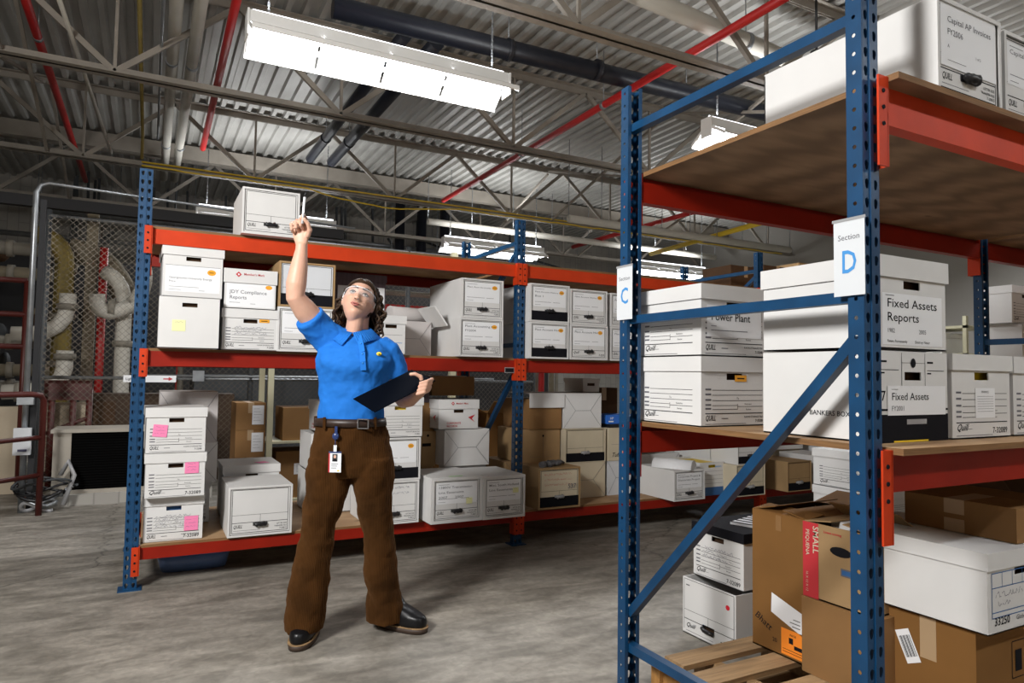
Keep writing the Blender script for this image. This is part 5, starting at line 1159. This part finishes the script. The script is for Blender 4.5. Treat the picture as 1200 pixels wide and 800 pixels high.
for i in range(46):   # crown and parting strands
    u = random.uniform(-R(75), R(75)); v = random.uniform(R(52), R(80)); s_ = 1 if u > 0 else -1
    pts = []
    for t in range(9):
        uu = u + s_ * (R(105) - abs(u)) * t / 8; vv = v - (v - R(22)) * (t / 8) ** 1.4; p = head_surface(uu, vv) * (1.085 + .015 * math.sin(t * 1.7 + i)); pts.append(HP(*p))
    hair.tube(pts, .005, 'hair', 7, rs=[.003, .005, .006, .006, .006, .006, .006, .005, .003])
hair.build('hair', person)
# safety glasses
g = empty('safety_glasses', (0, 0, 0)); g.parent = person
gl = MB(); rows = []
for j in range(5):
    z = .034 - .046 * j / 4; vs = []
    for i in range(25):
        a = R(-82 + 164 * i / 24); c = .0
        dip = .010 * gauss(a, .22) * (j / 4)
        vs.append(HP(.0775 * math.sin(a), -.112 * math.cos(a) + .012, z + dip + .0 * a))
    rows.append(gl.verts(vs))
for a, c in zip(rows, rows[1:]):
    for i in range(24): gl.face((a + i, a + i + 1, c + i + 1, c + i), 'goggle_clear', True)
lo = gl.build('lens', g); md = lo.modifiers.new('t', 'SOLIDIFY'); md.thickness = .002
gl = MB()
for z in (.035,): gl.tube([HP(.0785 * math.sin(R(a)), -.113 * math.cos(R(a)) + .012, z) for a in range(-82, 83, 8)], .0016, 'goggle_rim', 8)
for s_ in (-1, 1):
    gl.tube([HP(s_ * .079, -.004, .036), HP(s_ * .080, -.002, .012), HP(s_ * .077, -.006, -.012)], .0022, 'goggle_rim', 8)
    gl.tube([HP(s_ * .0785, -.002, .03), HP(s_ * .082, .03, .026), HP(s_ * .080, .065, .012)], .0035, 'goggle_rim', 8)
gl.build('glasses_frame', g)
# shirt
sh_ = MB()
sh_.loft([(.006, .0, 1.005, .162, .122), (.006, -.002, 1.06, .158, .120), (.008, -.004, 1.13, .155, .118), (.012, -.006, 1.20, .163, .122), (.018, -.014, 1.27, .182, .140), (.022, -.016, 1.31, .187, .142), (.022, -.004, 1.36, .178, .122), (.020, .012, 1.40, .150, .094), (.018, .022, 1.432, .112, .076), (.018, .024, 1.462, .058, .056)], 'shirt', 40)
sh_.ball((-.055, -.085, 1.295), (.068, .062, .062), 'shirt', 20); sh_.ball((.075, -.085, 1.288), (.068, .062, .062), 'shirt', 20)
sh_.tube([(-.07, .02, 1.385), (-.125, -.01, 1.425), (-.165, -.045, 1.472), (-.190, -.08, 1.512)], .07, 'shirt', 24, rs=[.082, .078, .076, .074])
sh_.tube([(.125, .02, 1.375), (.170, .025, 1.35), (.196, .035, 1.30), (.212, .05, 1.235)], .06, 'shirt', 24, rs=[.068, .068, .064, .060])
sh_.loft([(.006, 0, .985, .158, .118), (.006, 0, 1.01, .162, .122)], 'shirt', 40)
so = remeshed(sh_, 'polo_shirt', person, .006, 8, .5)
tex = bpy.data.textures.new('wrinkle', 'CLOUDS'); tex.noise_scale = .07; tex.noise_depth = 2
dm = so.modifiers.new('wrinkle', 'DISPLACE'); dm.texture = tex; dm.strength = .017; dm.mid_level = .5; dm.texture_coords = 'LOCAL'
# collar, placket, buttons, logo
c_ = MB()
for s_ in (-1, 1):
    cols = []
    for i in range(25):
        t = i / 24; a = R(172) * (1 - t) if s_ > 0 else -R(172) * (1 - t)
        cx, cy = .020, .010; rr = .066 + .003 * t
        top = Vector((cx + rr * math.sin(a), cy - (rr - .0) * math.cos(a) - .012 * t, 1.485 - .045 * t - .000 * t)); 
        out = Vector((math.sin(a), -math.cos(a), 0)); bot = top + out * (.034 + .004 * t) + Vector((s_ * .022 * t, -.004 * t, -.032 - .022 * t))
        bot += Vector((s_ * .018, 0, -.010)) * max(0, t - .8) * 5
        cols.append((top, bot))
    for (t0, b0_), (t1, b1_) in zip(cols, cols[1:]):
        n = c_.verts([t0, t1, b1_, b0_]); c_.face((n, n + 1, n + 2, n + 3), 'shirt_plain', True)
co = c_.build('collar', person); md = co.modifiers.new('t', 'SOLIDIFY'); md.thickness = .004; md.offset = 0
p_ = MB(); pts_ = [(.052, -.078, 1.425), (.070, -.112, 1.385), (.084, -.143, 1.345), (.090, -.152, 1.30), (.092, -.146, 1.262)]
for a, c in zip(pts_, pts_[1:]): p_.bar(a, c, .026, .006, 'shirt_plain', up=(0, -1, 0))
p_.build('placket', person)
for a in ((.070, -.117, 1.387), (.086, -.150, 1.338), (.090, -.156, 1.295)): p_ = MB(); p_.ball(a, (.0035, .003, .0035), 'ink_blue', 10, seg=6); p_.build('button', person)
p_ = MB(); p_.ball((.155, -.108, 1.340), (.013, .004, .009), 'yellow', 12, seg=6); p_.ball((.157, -.112, 1.338), (.005, .0025, .003), 'ink', 10, seg=6); p_.build('shirt_logo', person)['label'] = 'small yellow embroidered logo'
# trousers
tr = MB()
tr.loft([(.0, .0, 1.03, .158, .118), (.005, .0, .98, .172, .128), (.008, .006, .92, .190, .138), (.008, .01, .86, .200, .142), (.008, .01, .80, .204, .132), (.008, .01, .755, .19, .11)], 'corduroy', 40)
tr.loft([(-.090, .01, .84, .105, .125), (-.090, .0, .74, .108, .112), (-.105, -.01, .64, .098, .100), (-.126, -.02, .54, .082, .088), (-.136, -.03, .47, .078, .084), (-.146, -.04, .38, .085, .088), (-.160, -.05, .25, .094, .100), (-.172, -.06, .12, .090, .110), (-.176, -.065, .050, .086, .118)], 'corduroy', 32)
tr.loft([(.108, .01, .84, .104, .125), (.112, .015, .74, .103, .112), (.124, .025, .64, .088, .098), (.138, .035, .54, .078, .086), (.146, .04, .47, .072, .082), (.152, .055, .38, .072, .084), (.162, .075, .25, .082, .094), (.172, .095, .12, .088, .108), (.178, .10, .040, .094, .118)], 'corduroy', 32)
to = remeshed(tr, 'trousers', person, .007, 6, .5)
tex2 = bpy.data.textures.new('folds', 'CLOUDS'); tex2.noise_scale = .11; tex2.noise_depth = 2
dm = to.modifiers.new('folds', 'DISPLACE'); dm.texture = tex2; dm.strength = .036; dm.mid_level = .5; dm.texture_coords = 'LOCAL'
# belt
be = MB(); be.loft([(.004, .0, .995, .171, .131), (.002, .0, 1.032, .167, .127)], 'belt', 48, cap=False); beo = be.build('belt', person); md = beo.modifiers.new('t', 'SOLIDIFY'); md.thickness = .004; md.offset = 1
bu = MB(); q0 = Vector((.092, -.122, 1.012))
for a, c in (((-.022, .0), (.022, .0)),): pass
for (x, z, w, h) in ((0, .021, .05, .005), (0, -.021, .05, .005), (-.024, 0, .005, .047), (.024, 0, .005, .047)): bu.box(q0.x + x - w / 2, q0.x + x + w / 2, q0.y - .006, q0.y, q0.z + z - h / 2, q0.z + z + h / 2, 'steel')
bu.build('buckle', beo)
for x, y in ((-.09, -.117), (.14, -.08), (-.155, -.04)): l_ = MB(); l_.box(x - .006, x + .006, y - .006, y + .004, .985, 1.04, 'corduroy'); l_.build('belt_loop', to)
# boots
def boot(loc, rz, nm):
    o = empty(nm, loc, rz); o.parent = person; o.scale = (1.14, 1.05, 1.12)
    b = MB(); b.loft([(0, -.02, .022, .046, .132), (0, -.02, .045, .050, .136), (0, -.022, .065, .046, .126), (0, .0, .085, .040, .098), (0, .035, .105, .036, .066), (0, .05, .14, .036, .050)], 'boot', 28, power=2.4); remeshed(b, 'upper', o, .006, 4)
    b = MB(); b.loft([(0, -.02, .0, .050, .138), (0, -.02, .022, .053, .142)], 'sole', 28, power=2.5); b.build('sole', o)
    b = MB(); b.loft([(0, -.02, .022, .0535, .1425), (0, -.02, .025, .0535, .1425)], 'wood_pallet', 28, power=2.5); b.build('welt', o)
boot((-.170, -.045, 0), R(2), 'boot'); boot((.240, .110, 0), R(62), 'boot')

# pen, clipboard, badge: held things, top level
def P2W(v): return Vector((PX, PY, 0)) + Matrix.Rotation(PA, 3, 'Z') @ Vector(v)
o = empty('pen', P2W((hx + .018, hy - .050, 1.955)), PA, 'grey and black pen held upright in the raised hand', 'pen')
b = MB(); b.tube([(0, 0, -.02), (.006, .004, .105)], .0058, 'board_cool', 10); b.build('barrel', o); b = MB(); b.tube([(.006, .004, .105), (.0075, .005, .128)], .0045, 'plastic_black', 10, rs=[.0045, .0015]); b.build('tip', o); b = MB(); b.box(.0035, .006, -.006, -.004, .03, .08, 'steel'); b.build('clip', o)
A_, B_, D_ = P2W((.058, -.19, 1.131)), P2W((.290, -.050, 1.262)), P2W((.205, -.355, 1.092))
u_ = (B_ - A_).normalized(); v_ = (D_ - A_); v_ = (v_ - u_ * v_.dot(u_)).normalized(); n_ = u_.cross(v_)
T = Matrix((( *u_, ), ( *v_, ), ( *n_, ))).transposed().to_4x4(); T.translation = A_
o = bpy.data.objects.new('clipboard', None); col.objects.link(o); o.matrix_world = T; tag(o, 'dark navy clipboard held level at the waist, seen from its underside', 'clipboard')
b = MB(); b.box(0, .315, 0, .228, 0, .004, 'clip_navy'); b.build('board', o); b = MB(); b.box(.285, .312, .06, .17, .004, .014, 'machine_grey'); b.tube([(.302, .214, -.001), (.302, .214, .0045)], .004, 'steel', 10); b.build('clip', o)
# badge
bp_ = P2W((-.028, -.150, .84)); o = empty('id_badge', bp_, PA, 'white identity badge on a retractable clip hanging from the belt', 'badge')
b = MB(); b.box(-.029, .029, -.002, .0, -.05, .045, 'goggle_rim'); b.build('card', o)
s = Sheet(-.002); s.rect(-.029, .029, .038, .045, 'badge_blue'); s.rect(-.029, -.023, -.05, .038, 'ink_red'); s.rect(-.012, .012, .0, .034, 'machine_grey', 1); s.disc(0, .022, .006, .008, 'skin', 2); s.quad(s.P(-.011, .0, 2), s.P(.011, .0, 2), s.P(.006, .013, 2), s.P(-.006, .013, 2), 'ink'); [s.hl(-.016, .016 - .004 * i, -.012 - .009 * i, 'ink', .002) for i in range(3)]; s.disc(.016, -.042, .005, .003, 'yellow', 2); s.build('printed_face', o)
b = MB(); b.box(-.007, .007, -.004, -.001, .045, .075, 'goggle_rim'); b.tube([(0, -.003, .07), (0, -.003, .10)], .0018, 'badge_blue', 6); b.build('strap', o)
b = MB(); b.ball((0, .0, .115), (.016, .008, .017), 'badge_blue', 16); b.box(-.006, .006, .004, .010, .11, .16, 'badge_blue'); b.build('reel', o)

# repeats share a group
for o in list(col.objects):
    if o.parent or o.get('kind') or o.get('group') or 'label' not in o: continue
    c = o.get('category'); n = o.name.split('.')[0]
    if c in ('file box', 'box'):
        x, y, z = o.location
        if y < 2.6 and x < 4.2: where = 'on the upper right shelf' if z > 2 else 'on the chest-high right shelf' if z > 1 else 'on the floor under the right rack'
        elif 4.2 < y < 5.6: where = 'on the top shelf of the back rack' if z > 2 else 'on the middle shelf of the back rack' if z > 1.3 else 'on the bottom shelf of the back rack'
        else: where = 'beyond the racks'
        o['group'] = {'file_box': 'file boxes ', 'drawer_file_box': 'drawer file boxes ', 'cardboard_box': 'cardboard boxes '}.get(n, 'boxes ') + where
    elif n == 'fluorescent_lamp': o['group'] = 'fluorescent lamps hanging from the roof'
    elif n in ('water_pipe', 'sprinkler_pipe', 'drain_pipe', 'conduit', 'service_pipe', 'riser_pipe', 'insulated_pipe'): o['group'] = n.replace('_', ' ') + 's'
    elif n == 'section_sign': o['group'] = 'section signs on the blue posts'
    elif n == 'pallet_rack': o['group'] = 'blue and orange pallet racks'
